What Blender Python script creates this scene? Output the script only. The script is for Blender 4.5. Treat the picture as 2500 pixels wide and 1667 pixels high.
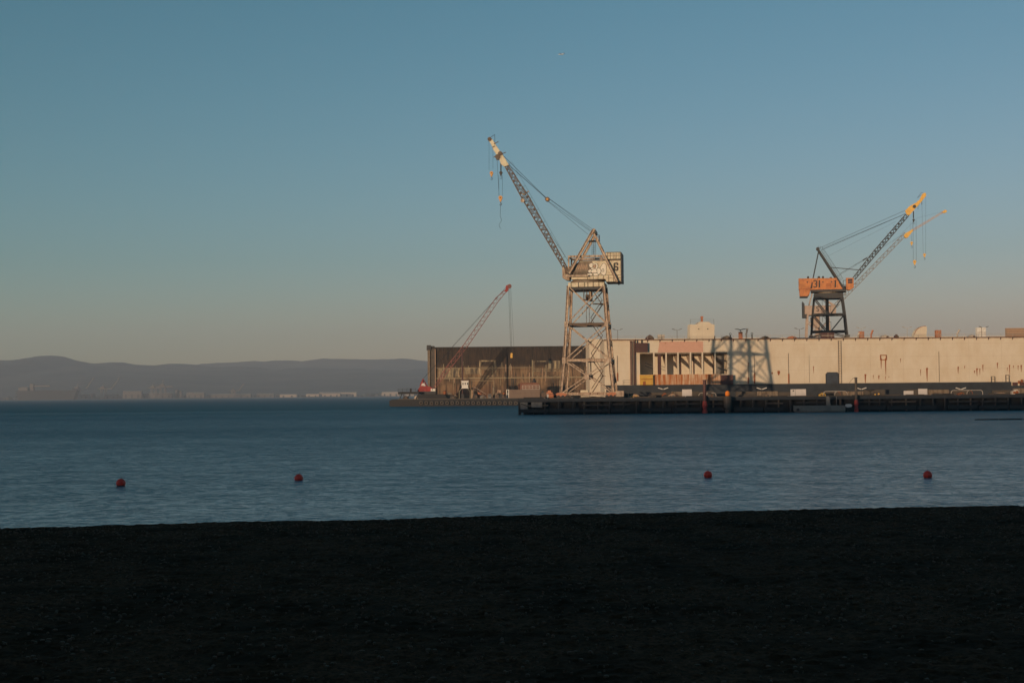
import bpy, bmesh, math, random
import numpy as np
from mathutils import Vector, Matrix
random.seed(7); rng = np.random.default_rng(7)
for o in list(bpy.data.objects): bpy.data.objects.remove(o)
scene = bpy.context.scene
col = scene.collection
R = math.radians

# ------------------------------------------------------------------ camera
CAM = Vector((0, 0, 3.7)); FPX = 3472.0
PITCH = math.atan(129.5 / FPX); ROLL = R(0.52)
fw = Vector((0, math.cos(PITCH), math.sin(PITCH)))
r0 = Vector((1, 0, 0)); u0 = Vector((0, -math.sin(PITCH), math.cos(PITCH)))
rt = r0 * math.cos(ROLL) - u0 * math.sin(ROLL)
up = r0 * math.sin(ROLL) + u0 * math.cos(ROLL)
cam_d = bpy.data.cameras.new('camera'); cam = bpy.data.objects.new('camera', cam_d); col.objects.link(cam)
M = Matrix((rt, up, -fw)).transposed().to_4x4(); M.translation = CAM
cam.matrix_world = M
cam_d.sensor_width = 36; cam_d.lens = 36 * FPX / 2500
cam_d.clip_start = 0.1; cam_d.clip_end = 40000
scene.camera = cam
scene.render.resolution_x = 1024; scene.render.resolution_y = 682

# ------------------------------------------------------------------ light
SUN_AZ = R(34.0)      # the sun stands behind the camera, this far round to its left
SUN_EL = R(3.54)
to_sun = Vector((-math.sin(SUN_AZ) * math.cos(SUN_EL), -math.cos(SUN_AZ) * math.cos(SUN_EL), math.sin(SUN_EL)))
world = bpy.data.worlds.new("World"); scene.world = world; world.use_nodes = True
wn = world.node_tree.nodes; wl = world.node_tree.links
sky = wn.new('ShaderNodeTexSky'); sky.sky_type = 'NISHITA'; sky.sun_disc = False
sky.sun_elevation = SUN_EL
sky.sun_rotation = math.atan2(to_sun.x, to_sun.y)
sky.air_density = .8; sky.dust_density = .3; sky.ozone_density = 2.0; sky.altitude = 0
hs = wn.new('ShaderNodeHueSaturation'); hs.inputs['Saturation'].default_value = 0.72
tint = wn.new('ShaderNodeMix'); tint.data_type = 'RGBA'; tint.blend_type = 'MULTIPLY'; tint.inputs['Factor'].default_value = 1
tint.inputs['B'].default_value = (.87, .93, .965, 1)
gm = wn.new('ShaderNodeGamma'); gm.inputs[1].default_value = 1.25; wl.new(sky.outputs[0], gm.inputs[0]); wl.new(gm.outputs[0], hs.inputs['Color']); 
sp = wn.new('ShaderNodeSeparateColor'); cb_ = wn.new('ShaderNodeCombineColor'); wl.new(hs.outputs[0], sp.inputs[0])
d1 = wn.new('ShaderNodeMath'); d1.operation = 'DIVIDE'; d1.inputs[1].default_value = 1.75; wl.new(sp.outputs[0], d1.inputs[0])
p1 = wn.new('ShaderNodeMath'); p1.operation = 'POWER'; p1.inputs[1].default_value = 2.1; c1 = wn.new('ShaderNodeMath'); c1.operation = 'MINIMUM'; c1.inputs[1].default_value = 3.8; wl.new(d1.outputs[0], c1.inputs[0]); wl.new(c1.outputs[0], p1.inputs[0])
m1 = wn.new('ShaderNodeMath'); m1.operation = 'MULTIPLY'; m1.inputs[1].default_value = 1.10; wl.new(p1.outputs[0], m1.inputs[0])
wl.new(m1.outputs[0], cb_.inputs[0]); wl.new(sp.outputs[1], cb_.inputs[1]); wl.new(sp.outputs[2], cb_.inputs[2]); wl.new(cb_.outputs[0], tint.inputs['A']); wl.new(tint.outputs['Result'], wn['Background'].inputs[0])
wn['Background'].inputs[1].default_value = 0.072
sd = bpy.data.lights.new('sun', 'SUN'); sd.energy = 2.0; sd.angle = R(0.53); sd.color = (1.0, 0.70, 0.45)
so = bpy.data.objects.new('sun', sd); col.objects.link(so)
so.rotation_euler = to_sun.to_track_quat('Z', 'Y').to_euler(); so.location = (-60, -60, 120)
scene.view_settings.view_transform = 'Standard'; scene.view_settings.look = 'None'
scene.view_settings.gamma = 1; scene.view_settings.exposure = 0.68
scene.cycles.volume_bounces = 1

# ------------------------------------------------------------------ helpers
def ray(px, py): return fw * FPX + rt * (px - 1250) + up * (833.5 - py)
def U(px, py, Y):
    d = ray(px, py); return CAM + d * (Y / d.y)
def HY(px): return 963 - (px - 1250) * math.tan(ROLL)          # image height of the horizon
def GX(px, Y, z=0.0):                                           # x of a point at depth Y and height z under column px
    a, b = U(px, 600, Y), U(px, 1000, Y)
    t = (z - a.z) / (b.z - a.z); return a.x + (b.x - a.x) * t
class Fr:
    def __init__(s, x, y, z, yaw=0):
        s.o = Vector((x, y, z)); s.yaw = yaw
        s.X = Vector((math.cos(yaw), math.sin(yaw), 0)); s.Y = Vector((-math.sin(yaw), math.cos(yaw), 0))
    ref = 880
    def L(s, px, py, dy=0.0):
        if py == 0: py = s.ref                                  # only x is wanted: read it at the thing's own height
        d = ray(px, py); t = ((s.o - CAM).dot(s.Y) + dy) / d.dot(s.Y)
        p = CAM + d * t - s.o
        return Vector((p.dot(s.X), dy, p.z))
class MB:
    def __init__(s): s.v = []; s.f = []
    def add(s, vs, fs):
        n = len(s.v); s.v += [tuple(v) for v in vs]; s.f += [tuple(i + n for i in f) for f in fs]; return s
    def box(s, a, b):
        x0, y0, z0 = (min(a[i], b[i]) for i in range(3)); x1, y1, z1 = (max(a[i], b[i]) for i in range(3))
        return s.add([(x0,y0,z0),(x1,y0,z0),(x1,y1,z0),(x0,y1,z0),(x0,y0,z1),(x1,y0,z1),(x1,y1,z1),(x0,y1,z1)],
                     [(0,3,2,1),(4,5,6,7),(0,1,5,4),(1,2,6,5),(2,3,7,6),(3,0,4,7)])
    def beam(s, p, q, w, h=None):
        p = Vector(p); q = Vector(q); h = h or w; d = (q - p)
        if d.length < 1e-6: return s
        d.normalize(); ref = Vector((0, 1, 0)) if abs(d.y) < 0.9 else Vector((0, 0, 1))
        a = d.cross(ref).normalized() * (w / 2); b = d.cross(a).normalized() * (h / 2)
        vs = [c + i * a + j * b for c in (p, q) for i, j in ((-1,-1),(1,-1),(1,1),(-1,1))]
        return s.add(vs, [(0,1,2,3),(7,6,5,4),(0,4,5,1),(1,5,6,2),(2,6,7,3),(3,7,4,0)])
    def ibeam(s, p, q, w):                                       # two flanges and a web
        p = Vector(p); q = Vector(q); d = (q - p).normalized()
        ref = Vector((0, 1, 0)) if abs(d.y) < 0.9 else Vector((0, 0, 1))
        a = d.cross(ref).normalized() * (w / 2)
        s.beam(p + a * .88, q + a * .88, w * .12, w); s.beam(p - a * .88, q - a * .88, w * .12, w)
        return s.beam(p, q, w * .74, w * .2)
    def tube(s, p, q, r, r2=None, n=8, caps=True):
        p = Vector(p); q = Vector(q); r2 = r if r2 is None else r2; d = (q - p).normalized()
        ref = Vector((0, 0, 1)) if abs(d.z) < 0.9 else Vector((1, 0, 0))
        a = d.cross(ref).normalized(); b = d.cross(a)
        vs = []
        for c, rr in ((p, r), (q, r2)):
            for k in range(n):
                t = 2 * math.pi * k / n; vs.append(c + a * (math.cos(t) * rr) + b * (math.sin(t) * rr))
        fs = [(k, (k + 1) % n, n + (k + 1) % n, n + k) for k in range(n)]
        if caps: fs += [tuple(range(n - 1, -1, -1)), tuple(range(n, 2 * n))]
        return s.add(vs, fs)
    def path(s, pts, r, n=5):
        for a, b in zip(pts, pts[1:]): s.tube(a, b, r, n=n)
        return s
    def prism(s, poly, y0, y1):                                  # poly of (x, z)
        n = len(poly)
        return s.add([(x, y0, z) for x, z in poly] + [(x, y1, z) for x, z in poly],
                     [tuple(range(n)), tuple(range(2 * n - 1, n - 1, -1))] + [(i, n + i, n + (i + 1) % n, (i + 1) % n) for i in range(n)])
    def prismx(s, poly, x0, x1):                                 # poly of (y, z)
        n = len(poly)
        return s.add([(x0, y, z) for y, z in poly] + [(x1, y, z) for y, z in poly],
                     [tuple(range(n)), tuple(range(2 * n - 1, n - 1, -1))] + [(i, n + i, n + (i + 1) % n, (i + 1) % n) for i in range(n)])
    def lathe(s, prof, c=(0, 0, 0), n=20):
        c = Vector(c); m = len(prof); vs = []
        for k in range(n):
            t = 2 * math.pi * k / n
            for r, z in prof: vs.append((c.x + r * math.cos(t), c.y + r * math.sin(t), c.z + z))
        fs = [(k*m+i, ((k+1)%n)*m+i, ((k+1)%n)*m+i+1, k*m+i+1) for k in range(n) for i in range(m - 1)]
        return s.add(vs, fs)
    def disc(s, c, r, dy, n=20):                                 # wheel whose axle runs along y
        c = Vector(c); return s.tube(c - Vector((0, dy / 2, 0)), c + Vector((0, dy / 2, 0)), r, n=n)
    def torus(s, c, RR, r, n=20, m=8):                           # ring facing y
        vs = []; c = Vector(c)
        for i in range(n):
            a = 2 * math.pi * i / n
            for j in range(m):
                b = 2 * math.pi * j / m; k = RR + r * math.cos(b)
                vs.append((c.x + k * math.cos(a), c.y + r * 1.1 * math.sin(b), c.z + k * math.sin(a)))
        return s.add(vs, [(i*m+j, ((i+1)%n)*m+j, ((i+1)%n)*m+(j+1)%m, i*m+(j+1)%m) for i in range(n) for j in range(m)])
    def build(s, name, mat, parent=None, smooth=False, label=None, bevel=0):
        me = bpy.data.meshes.new(name); me.from_pydata(s.v, [], s.f); me.update()
        bm = bmesh.new(); bm.from_mesh(me); bmesh.ops.recalc_face_normals(bm, faces=bm.faces); bm.to_mesh(me); bm.free()
        me.materials.append(mat)
        if smooth: me.polygons.foreach_set('use_smooth', [True] * len(me.polygons))
        o = bpy.data.objects.new(name, me); col.objects.link(o)
        if parent is not None: o.parent = parent
        if label: o['label'] = label
        if bevel:
            md = o.modifiers.new('bevel', 'BEVEL'); md.width = bevel; md.segments = 2; md.limit_method = 'ANGLE'
        return o
def tag(o, label=None, cat=None, group=None, kind=None):
    if label: o['label'] = label
    if cat: o['category'] = cat
    if group: o['group'] = group
    if kind: o['kind'] = kind
    return o
def thing(name, fr, label, cat, group=None):
    o = bpy.data.objects.new(name, None); col.objects.link(o); o.empty_display_size = .5
    o.location = fr.o; o.rotation_euler = (0, 0, fr.yaw); return tag(o, label, cat, group)
def copy_tree(o, parent=None):
    c = o.copy(); col.objects.link(c); c.parent = parent
    for ch in list(o.children): copy_tree(ch, c)
    return c

# ------------------------------------------------------------------ materials
def _m(name):
    m = bpy.data.materials.new(name); m.use_nodes = True; return m, m.node_tree.nodes, m.node_tree.links, m.node_tree.nodes['Principled BSDF']
def ramp(n, pts):
    r = n.new('ShaderNodeValToRGB'); e = r.color_ramp.elements
    e[0].position, e[0].color = pts[0][0], (*pts[0][1], 1); e[1].position, e[1].color = pts[-1][0], (*pts[-1][1], 1)
    for p, c in pts[1:-1]: x = e.new(p); x.color = (*c, 1)
    return r
def noise(n, l, coord, scale, vec=(1, 1, 1), detail=4, rough=.6, seed=0):
    mp = n.new('ShaderNodeMapping'); mp.inputs['Scale'].default_value = vec; mp.inputs['Location'].default_value = (seed * 3.1, seed * 1.7, seed * .9)
    l.new(coord, mp.inputs[0]); t = n.new('ShaderNodeTexNoise'); t.inputs['Scale'].default_value = scale
    t.inputs['Detail'].default_value = detail; t.inputs['Roughness'].default_value = rough; l.new(mp.outputs[0], t.inputs['Vector']); return t.outputs['Fac']
def mixc(n, l, fac, a, b, mode='MIX'):
    x = n.new('ShaderNodeMix'); x.data_type = 'RGBA'; x.blend_type = mode
    for s, v in ((x.inputs['Factor'], fac), (x.inputs['A'], a), (x.inputs['B'], b)):
        if isinstance(v, (int, float)): s.default_value = v
        elif isinstance(v, tuple): s.default_value = (*v, 1)
        else: l.new(v, s)
    return x.outputs['Result']
def step(n, l, v, a, b):
    x = n.new('ShaderNodeMapRange'); x.inputs['From Min'].default_value = a; x.inputs['From Max'].default_value = b
    l.new(v, x.inputs['Value']); return x.outputs[0]
def paint(name, base, worn=None, rust=(.16, .055, .02), amt=.35, wamt=.4, size=1.0, rough=.65, metal=0., streak=.12, seed=0, bump=.2):
    """weathered paint: blotches of a worn tone, streaky rust running down, a little bump"""
    m, n, l, b = _m(name); tc = n.new('ShaderNodeTexCoord').outputs['Object']
    worn = worn or tuple(c * .55 for c in base)
    a = noise(n, l, tc, 1.3 / size, detail=6, seed=seed)
    s = noise(n, l, tc, 2.2 / size, (1, 1, streak), detail=7, rough=.7, seed=seed + 3)
    f = noise(n, l, tc, 14 / size, detail=3, seed=seed + 5)
    c = mixc(n, l, step(n, l, a, .62 - wamt * .35, .75), base, worn)
    c = mixc(n, l, step(n, l, s, .68 - amt * .3, .80 - amt * .22), c, rust)
    g = n.new('ShaderNodeMath'); g.operation = 'MULTIPLY_ADD'; g.inputs[1].default_value = .35; g.inputs[2].default_value = .82; l.new(f, g.inputs[0])
    v = n.new('ShaderNodeVectorMath'); v.operation = 'SCALE'; l.new(c, v.inputs[0]); l.new(g.outputs[0], v.inputs['Scale'])
    l.new(v.outputs[0], b.inputs['Base Color']); b.inputs['Roughness'].default_value = rough; b.inputs['Metallic'].default_value = metal
    if bump:
        bp = n.new('ShaderNodeBump'); bp.inputs['Strength'].default_value = bump; bp.inputs['Distance'].default_value = .04; l.new(s, bp.inputs['Height']); l.new(bp.outputs[0], b.inputs['Normal'])
    return m
m_cream6 = paint('weathered_cream_steel', (.52, .41, .30), (.24, .15, .09), (.10, .045, .02), amt=.65, wamt=.75, size=.6, seed=1)
m_house6 = paint('grimy_cream_panel', (.62, .54, .38), (.40, .31, .19), (.12, .06, .03), amt=.35, wamt=.5, size=1.2, seed=2)
m_grime = paint('smoky_brown_panel', (.20, .15, .10), (.11, .08, .05), (.07, .04, .02), amt=.6, size=1, seed=3)
m_lattice = paint('dull_steel_lattice', (.11, .072, .046), (.06, .04, .028), (.09, .04, .02), amt=.5, size=.8, seed=4)
m_black = paint('dark_steel', (.035, .035, .035), (.02, .02, .02), (.07, .035, .02), amt=.35, size=1, seed=5)
m_rope = paint('wire_rope', (.03, .03, .032), (.02, .02, .02), (.04, .025, .02), amt=.1, bump=0)
m_orange = paint('faded_orange_panel', (.56, .20, .055), (.36, .125, .045), (.14, .05, .025), amt=.45, wamt=.6, size=1.2, seed=6)
m_yellow = paint('crane_yellow', (.75, .42, .08), (.5, .3, .08), (.2, .08, .02), amt=.25, size=1, seed=7)
m_hook = paint('hook_block_orange', (.62, .30, .08), (.4, .2, .07), amt=.25, size=.5, seed=8)
m_red = paint('barge_crane_red', (.30, .030, .024), (.18, .022, .02), (.12, .03, .02), amt=.3, size=1, seed=9)
m_redlat = paint('faded_red_lattice', (.24, .075, .06), (.12, .055, .045), amt=.2, size=2, seed=10)
m_white = paint('chalky_white', (.72, .68, .60), (.55, .5, .42), amt=.12, wamt=.3, size=1, seed=11)
m_pale = paint('pale_faded_steel', (.50, .44, .36), (.38, .31, .25), amt=.2, size=1, seed=12)
m_tar = paint('tarred_hull', (.030, .035, .040), (.018, .02, .022), (.05, .035, .025), amt=.2, size=2.5, streak=.3, seed=13)
m_timber = paint('wet_dark_timber', (.026, .025, .023), (.012, .012, .011), (.045, .040, .033), amt=.4, size=1.2, streak=3, seed=14)
m_deckshade = paint('under_deck_shade_black', (.010, .010, .009), amt=.1)  # near-black that stands for the shade under the pier deck
m_ledge = paint('grimy_brown_ledge', (.075, .06, .045), (.035, .03, .024), (.11, .075, .04), amt=.4, size=2, streak=2, seed=15)
m_maroon = paint('maroon_primer', (.085, .035, .03), (.05, .025, .022), amt=.3, seed=16)
m_pink = paint('pink_primer', (.60, .34, .24), (.54, .30, .21), (.40, .17, .10), amt=.10, wamt=.3, size=3, seed=17)
m_door = paint('blue_black_door', (.045, .055, .07), (.03, .033, .04), amt=.1, seed=18)
m_rust = paint('bare_rust', (.30, .085, .018), (.18, .05, .015), (.38, .12, .02), amt=.4, size=.6, seed=19)
m_yellowbox = paint('yellow_locker', (.60, .36, .06), (.42, .24, .05), amt=.3, size=1, seed=20)
m_panelwhite = paint('white_board', (.62, .57, .52), (.52, .47, .42), amt=.05, wamt=.2, size=2, seed=21)
m_grey = paint('dull_grey', (.17, .165, .15), (.07, .07, .065), amt=.2, seed=22)
m_boat = paint('grey_aluminium_hull', (.22, .21, .18), (.15, .14, .12), amt=.12, size=2, streak=1, seed=23)
m_brick = paint('orange_brown_crates', (.45, .17, .08), (.3, .1, .05), amt=.3, seed=24)
m_glass, n_, l_, b_ = _m('dark_glass'); b_.inputs['Base Color'].default_value = (.02, .025, .03, 1); b_.inputs['Roughness'].default_value = .12
m_ink = paint('painted_black_mark', (.028, .022, .018), amt=.05, bump=0)
m_gpale = paint('spray_pale', (.72, .66, .54), (.62, .55, .43), amt=.08, size=.5)
m_gtan = paint('spray_tan', (.42, .27, .17), (.35, .22, .14), amt=.1, size=.5)
m_tankrust = paint('dull_tank_rust', (.21, .085, .045), (.13, .05, .03), amt=.4, seed=70)
m_barge = paint('barge_black', (.009, .009, .009), (.006, .006, .006), (.022, .015, .011), amt=.25, size=1.5, seed=60)
m_palelat = paint('pale_lattice', (.22, .17, .13), (.16, .12, .09), amt=.2)
m_pale2 = paint('faded_crane_cream', (.42, .31, .24), (.30, .21, .16), amt=.35, seed=61)
m_tyre = paint('old_rubber', (.085, .072, .058), (.05, .042, .034), amt=.3, size=.5)
m_buoyred = paint('buoy_red', (.98, .055, .03), (.95, .05, .025), (.10, .02, .02), amt=.18, wamt=.35, size=.12, rough=.45, seed=25, bump=.05)
m_buoydark = paint('buoy_fouled_foot', (.012, .012, .010), amt=.1, size=.1)

def cream_wall_mat():
    m, n, l, b = _m('cream_dock_wall'); tc = n.new('ShaderNodeTexCoord').outputs['Object']
    a = noise(n, l, tc, .35, (1, 1, .6), detail=5, seed=2); s = noise(n, l, tc, 1.6, (1, 1, .05), detail=6, rough=.7, seed=6)
    f = noise(n, l, tc, 9, (1, 1, 1), detail=4, seed=9)
    c = mixc(n, l, step(n, l, a, .38, .72), (.67, .58, .44), (.60, .49, .34))
    c = mixc(n, l, step(n, l, s, .60, 1.0), c, (.50, .38, .24))
    sp = noise(n, l, tc, 2.6, (1, 1, .8), detail=2, seed=31)
    c = mixc(n, l, step(n, l, sp, .745, .77), c, (.22, .12, .06))
    # plate seams every 7.2 m and 3 m
    sx = n.new('ShaderNodeSeparateXYZ'); l.new(tc, sx.inputs[0])
    def seam(out, period, w):
        d = n.new('ShaderNodeMath'); d.operation = 'PINGPONG'; d.inputs[1].default_value = period / 2; l.new(out, d.inputs[0])
        q = n.new('ShaderNodeMath'); q.operation = 'LESS_THAN'; q.inputs[1].default_value = w; l.new(d.outputs[0], q.inputs[0]); return q.outputs[0]
    q = n.new('ShaderNodeMath'); q.operation = 'MAXIMUM'; l.new(seam(sx.outputs['X'], 7.6, .03), q.inputs[0]); l.new(seam(sx.outputs['Z'], 2.9, .025), q.inputs[1])
    k = n.new('ShaderNodeMath'); k.operation = 'MULTIPLY'; k.inputs[1].default_value = .30; l.new(q.outputs[0], k.inputs[0])
    c = mixc(n, l, k.outputs[0], c, (.30, .20, .12))
    v = n.new('ShaderNodeVectorMath'); v.operation = 'SCALE'; l.new(c, v.inputs[0])
    g = n.new('ShaderNodeMath'); g.operation = 'MULTIPLY_ADD'; g.inputs[1].default_value = .30; g.inputs[2].default_value = .85; l.new(f, g.inputs[0]); l.new(g.outputs[0], v.inputs['Scale'])
    l.new(v.outputs[0], b.inputs['Base Color']); b.inputs['Roughness'].default_value = .75
    bp = n.new('ShaderNodeBump'); bp.inputs['Strength'].default_value = .5; bp.inputs['Distance'].default_value = .06
    w = noise(n, l, tc, .55, detail=2, seed=12); l.new(w, bp.inputs['Height']); l.new(bp.outputs[0], b.inputs['Normal'])
    return m
m_cream = cream_wall_mat()
m_rusty = paint('rust_streaked_bulwark', (.60, .45, .30), (.50, .28, .14), (.38, .11, .015), amt=.95, wamt=.5, size=1.0, streak=.07, seed=40)

def dark_dock_mat():
    m, n, l, b = _m('streaked_dark_dock_wall'); tc = n.new('ShaderNodeTexCoord').outputs['Object']
    sx = n.new('ShaderNodeSeparateXYZ'); l.new(tc, sx.inputs[0])
    s = noise(n, l, tc, .9, (1, 1, .07), detail=8, rough=.75, seed=3); a = noise(n, l, tc, .10, (1, 1, 1.2), detail=4, seed=5)
    s2 = noise(n, l, tc, 2.6, (1, 1, .10), detail=6, rough=.7, seed=8)
    dark = mixc(n, l, step(n, l, s2, .35, .65), (.008, .006, .005), (.060, .036, .020))
    tan = mixc(n, l, s2, (.13, .070, .036), (.42, .27, .14))
    hgt = n.new('ShaderNodeMapRange'); hgt.inputs['From Min'].default_value = 14.5; hgt.inputs['From Max'].default_value = 12.0; l.new(sx.outputs['Z'], hgt.inputs['Value'])
    k = n.new('ShaderNodeMath'); k.operation = 'MULTIPLY'; l.new(hgt.outputs[0], k.inputs[0]); l.new(step(n, l, s, .36, .60), k.inputs[1])
    k2 = n.new('ShaderNodeMath'); k2.operation = 'MULTIPLY'; l.new(k.outputs[0], k2.inputs[0]); l.new(step(n, l, a, .30, .52), k2.inputs[1])
    c = mixc(n, l, k2.outputs[0], dark, tan)
    low = n.new('ShaderNodeMapRange'); low.inputs['From Min'].default_value = 8; low.inputs['From Max'].default_value = 3; l.new(sx.outputs['Z'], low.inputs['Value'])
    k3 = n.new('ShaderNodeMath'); k3.operation = 'MULTIPLY'; l.new(low.outputs[0], k3.inputs[0]); l.new(step(n, l, a, .45, .6), k3.inputs[1])
    c = mixc(n, l, k3.outputs[0], c, (.11, .045, .025))
    l.new(c, b.inputs['Base Color']); b.inputs['Roughness'].default_value = .8
    return m
m_darkdock = dark_dock_mat()
m_tanpatch = paint('peeling_tan_coat', (.50, .38, .21), (.16, .11, .06), (.045, .035, .025), amt=1.0, wamt=.5, size=3.2, streak=.12, seed=44)
m_tanline = paint('tan_rubbing_strake', (.34, .28, .17), (.2, .15, .09), amt=.3, size=3)

def ground_mat():
    m, n, l, b = _m('dark_gravel_beach'); tc = n.new('ShaderNodeTexCoord').outputs['Object']
    v = n.new('ShaderNodeTexVoronoi'); v.inputs['Scale'].default_value = 38; l.new(tc, v.inputs['Vector'])
    a = noise(n, l, tc, 1.1, detail=5); f = noise(n, l, tc, 26, detail=5, rough=.75, seed=4)
    c = mixc(n, l, step(n, l, v.outputs['Distance'], 0, .9), (.062, .026, .012), (.019, .0077, .004))
    c = mixc(n, l, step(n, l, f, .40, .80), c, (.18, .08, .042))
    c = mixc(n, l, step(n, l, a, .42, .66), c, (.025, .012, .005))
    l.new(c, b.inputs['Base Color']); b.inputs['Roughness'].default_value = .85; b.inputs['Specular IOR Level'].default_value = .04
    bp = n.new('ShaderNodeBump'); bp.inputs['Strength'].default_value = .8; bp.inputs['Distance'].default_value = .02; l.new(f, bp.inputs['Height']); l.new(bp.outputs[0], b.inputs['Normal'])
    return m
def water_mat():
    m, n, l, b = _m('bay_water'); tc = n.new('ShaderNodeTexCoord').outputs['Object']
    sx = n.new('ShaderNodeSeparateXYZ'); l.new(tc, sx.inputs[0])
    wst = n.new('ShaderNodeMapRange'); wst.inputs['From Min'].default_value = 40; wst.inputs['From Max'].default_value = 240; wst.inputs['To Min'].default_value = .45; wst.inputs['To Max'].default_value = 1; l.new(sx.outputs['Y'], wst.inputs['Value'])
    h = None
    for sc, vec, dist, sd_, det in ((.02, (.6, 1, 1), 2.0, 1, 3), (.35, (.8, 1, 1), .8, 2, 4), (1.5, (1.1, 1, 1), .60, 3, 5), (5.0, (1.2, 1, 1), .16, 4, 3)):
        a = noise(n, l, tc, sc, vec, detail=det, rough=.55, seed=sd_)
        bp = n.new('ShaderNodeBump'); bp.inputs['Distance'].default_value = dist; l.new(wst.outputs[0], bp.inputs['Strength'])
        l.new(a, bp.inputs['Height'])
        if h: l.new(h, bp.inputs['Normal'])
        h = bp.outputs[0]
    # reflection share hand-set by distance: brighter under the shore, darker in open water
    shore_dist = n.new('ShaderNodeMapRange'); shore_dist.inputs['From Min'].default_value = 35; shore_dist.inputs['From Max'].default_value = 420; l.new(sx.outputs['Y'], shore_dist.inputs['Value'])
    cap = n.new('ShaderNodeMapRange'); cap.inputs['To Min'].default_value = .78; cap.inputs['To Max'].default_value = .17; l.new(shore_dist.outputs[0], cap.inputs['Value'])
    fr = n.new('ShaderNodeFresnel'); fr.inputs['IOR'].default_value = 1.33; l.new(h, fr.inputs['Normal'])
    mn = n.new('ShaderNodeMath'); mn.operation = 'MINIMUM'; l.new(fr.outputs[0], mn.inputs[0]); l.new(cap.outputs[0], mn.inputs[1])
    pt = noise(n, l, tc, .013, (.35, 1, 1), detail=4, rough=.6, seed=9); pm = n.new('ShaderNodeMapRange'); pm.inputs['From Min'].default_value = .35; pm.inputs['From Max'].default_value = .65; pm.inputs['To Min'].default_value = .78; pm.inputs['To Max'].default_value = 1.25; l.new(pt, pm.inputs['Value'])
    ripple_tone = pm  # noise scales the reflection share, painting in ripple and patch contrast
    for sc_, v_, lo, hi, sd2 in ((2.6, (.9, 1, 1), .45, 1.6, 14), (.55, (.8, 1, 1), .68, 1.36, 16), (.12, (.6, 1, 1), .90, 1.12, 15)):
        q = noise(n, l, tc, sc_, v_, detail=5, rough=.7, seed=sd2); mq = n.new('ShaderNodeMapRange'); mq.inputs['From Min'].default_value = .32; mq.inputs['From Max'].default_value = .68
        mq.inputs['To Min'].default_value = lo; mq.inputs['To Max'].default_value = hi; l.new(q, mq.inputs['Value'])
        pq = n.new('ShaderNodeMath'); pq.operation = 'MULTIPLY'; l.new(ripple_tone.outputs[0], pq.inputs[0]); l.new(mq.outputs[0], pq.inputs[1]); ripple_tone = pq
    pm = ripple_tone
    cp = n.new('ShaderNodeMath'); cp.operation = 'MULTIPLY'; l.new(mn.outputs[0], cp.inputs[0]); l.new(pm.outputs[0], cp.inputs[1]); mn = cp
    gl = n.new('ShaderNodeBsdfGlossy'); gl.inputs['Roughness'].default_value = .22; l.new(h, gl.inputs['Normal'])
    df = n.new('ShaderNodeBsdfDiffuse'); df.inputs['Color'].default_value = (.018, .130, .180, 1)
    mx = n.new('ShaderNodeMixShader'); l.new(mn.outputs[0], mx.inputs[0]); l.new(df.outputs[0], mx.inputs[1]); l.new(gl.outputs[0], mx.inputs[2])
    n.remove(b); l.new(mx.outputs[0], n['Material Output'].inputs['Surface'])
    return m
def hill_mat():
    m, n, l, b = _m('distant_hillside'); tc = n.new('ShaderNodeTexCoord').outputs['Object']
    a = noise(n, l, tc, .004, detail=8, rough=.65)
    c = mixc(n, l, step(n, l, a, .4, .65), (.085, .09, .08), (.17, .155, .125)); l.new(c, b.inputs['Base Color']); b.inputs['Roughness'].default_value = .95
    return m

# ------------------------------------------------------------------ setting
def vnoise(x, y, cell, seed, n=512):
    g = np.random.default_rng(seed).random((n, n)); fx = x / cell; fy = y / cell
    ix = np.floor(fx).astype(int); iy = np.floor(fy).astype(int); tx = fx - ix; ty = fy - iy
    tx = tx * tx * (3 - 2 * tx); ty = ty * ty * (3 - 2 * ty)
    a = g[ix % n, iy % n]; b = g[(ix + 1) % n, iy % n]; c = g[ix % n, (iy + 1) % n]; d = g[(ix + 1) % n, (iy + 1) % n]
    return (a * (1 - tx) + b * tx) * (1 - ty) + (c * (1 - tx) + d * tx) * ty - .5
def sheet(name, xs, ys, hfun, mat, smooth=True):
    X, Y = np.meshgrid(xs, ys); Z = hfun(X, Y); nx, ny = len(xs), len(ys)
    me = bpy.data.meshes.new(name); co = np.stack([X, Y, Z], -1).reshape(-1, 3).astype(np.float32)
    i = (np.arange(ny - 1)[:, None] * nx + np.arange(nx - 1)[None, :]).ravel()
    q = np.stack([i, i + 1, i + 1 + nx, i + nx], -1).astype(np.int32)
    me.vertices.add(len(co)); me.vertices.foreach_set('co', co.ravel())
    me.loops.add(q.size); me.loops.foreach_set('vertex_index', q.ravel())
    me.polygons.add(len(q)); me.polygons.foreach_set('loop_start', np.arange(0, q.size, 4, dtype=np.int32)); me.polygons.foreach_set('loop_total', np.full(len(q), 4, dtype=np.int32))
    me.update(); me.validate(); me.materials.append(mat)
    if smooth: me.polygons.foreach_set('use_smooth', np.ones(len(q), bool))
    o = bpy.data.objects.new(name, me); col.objects.link(o); return o

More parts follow.
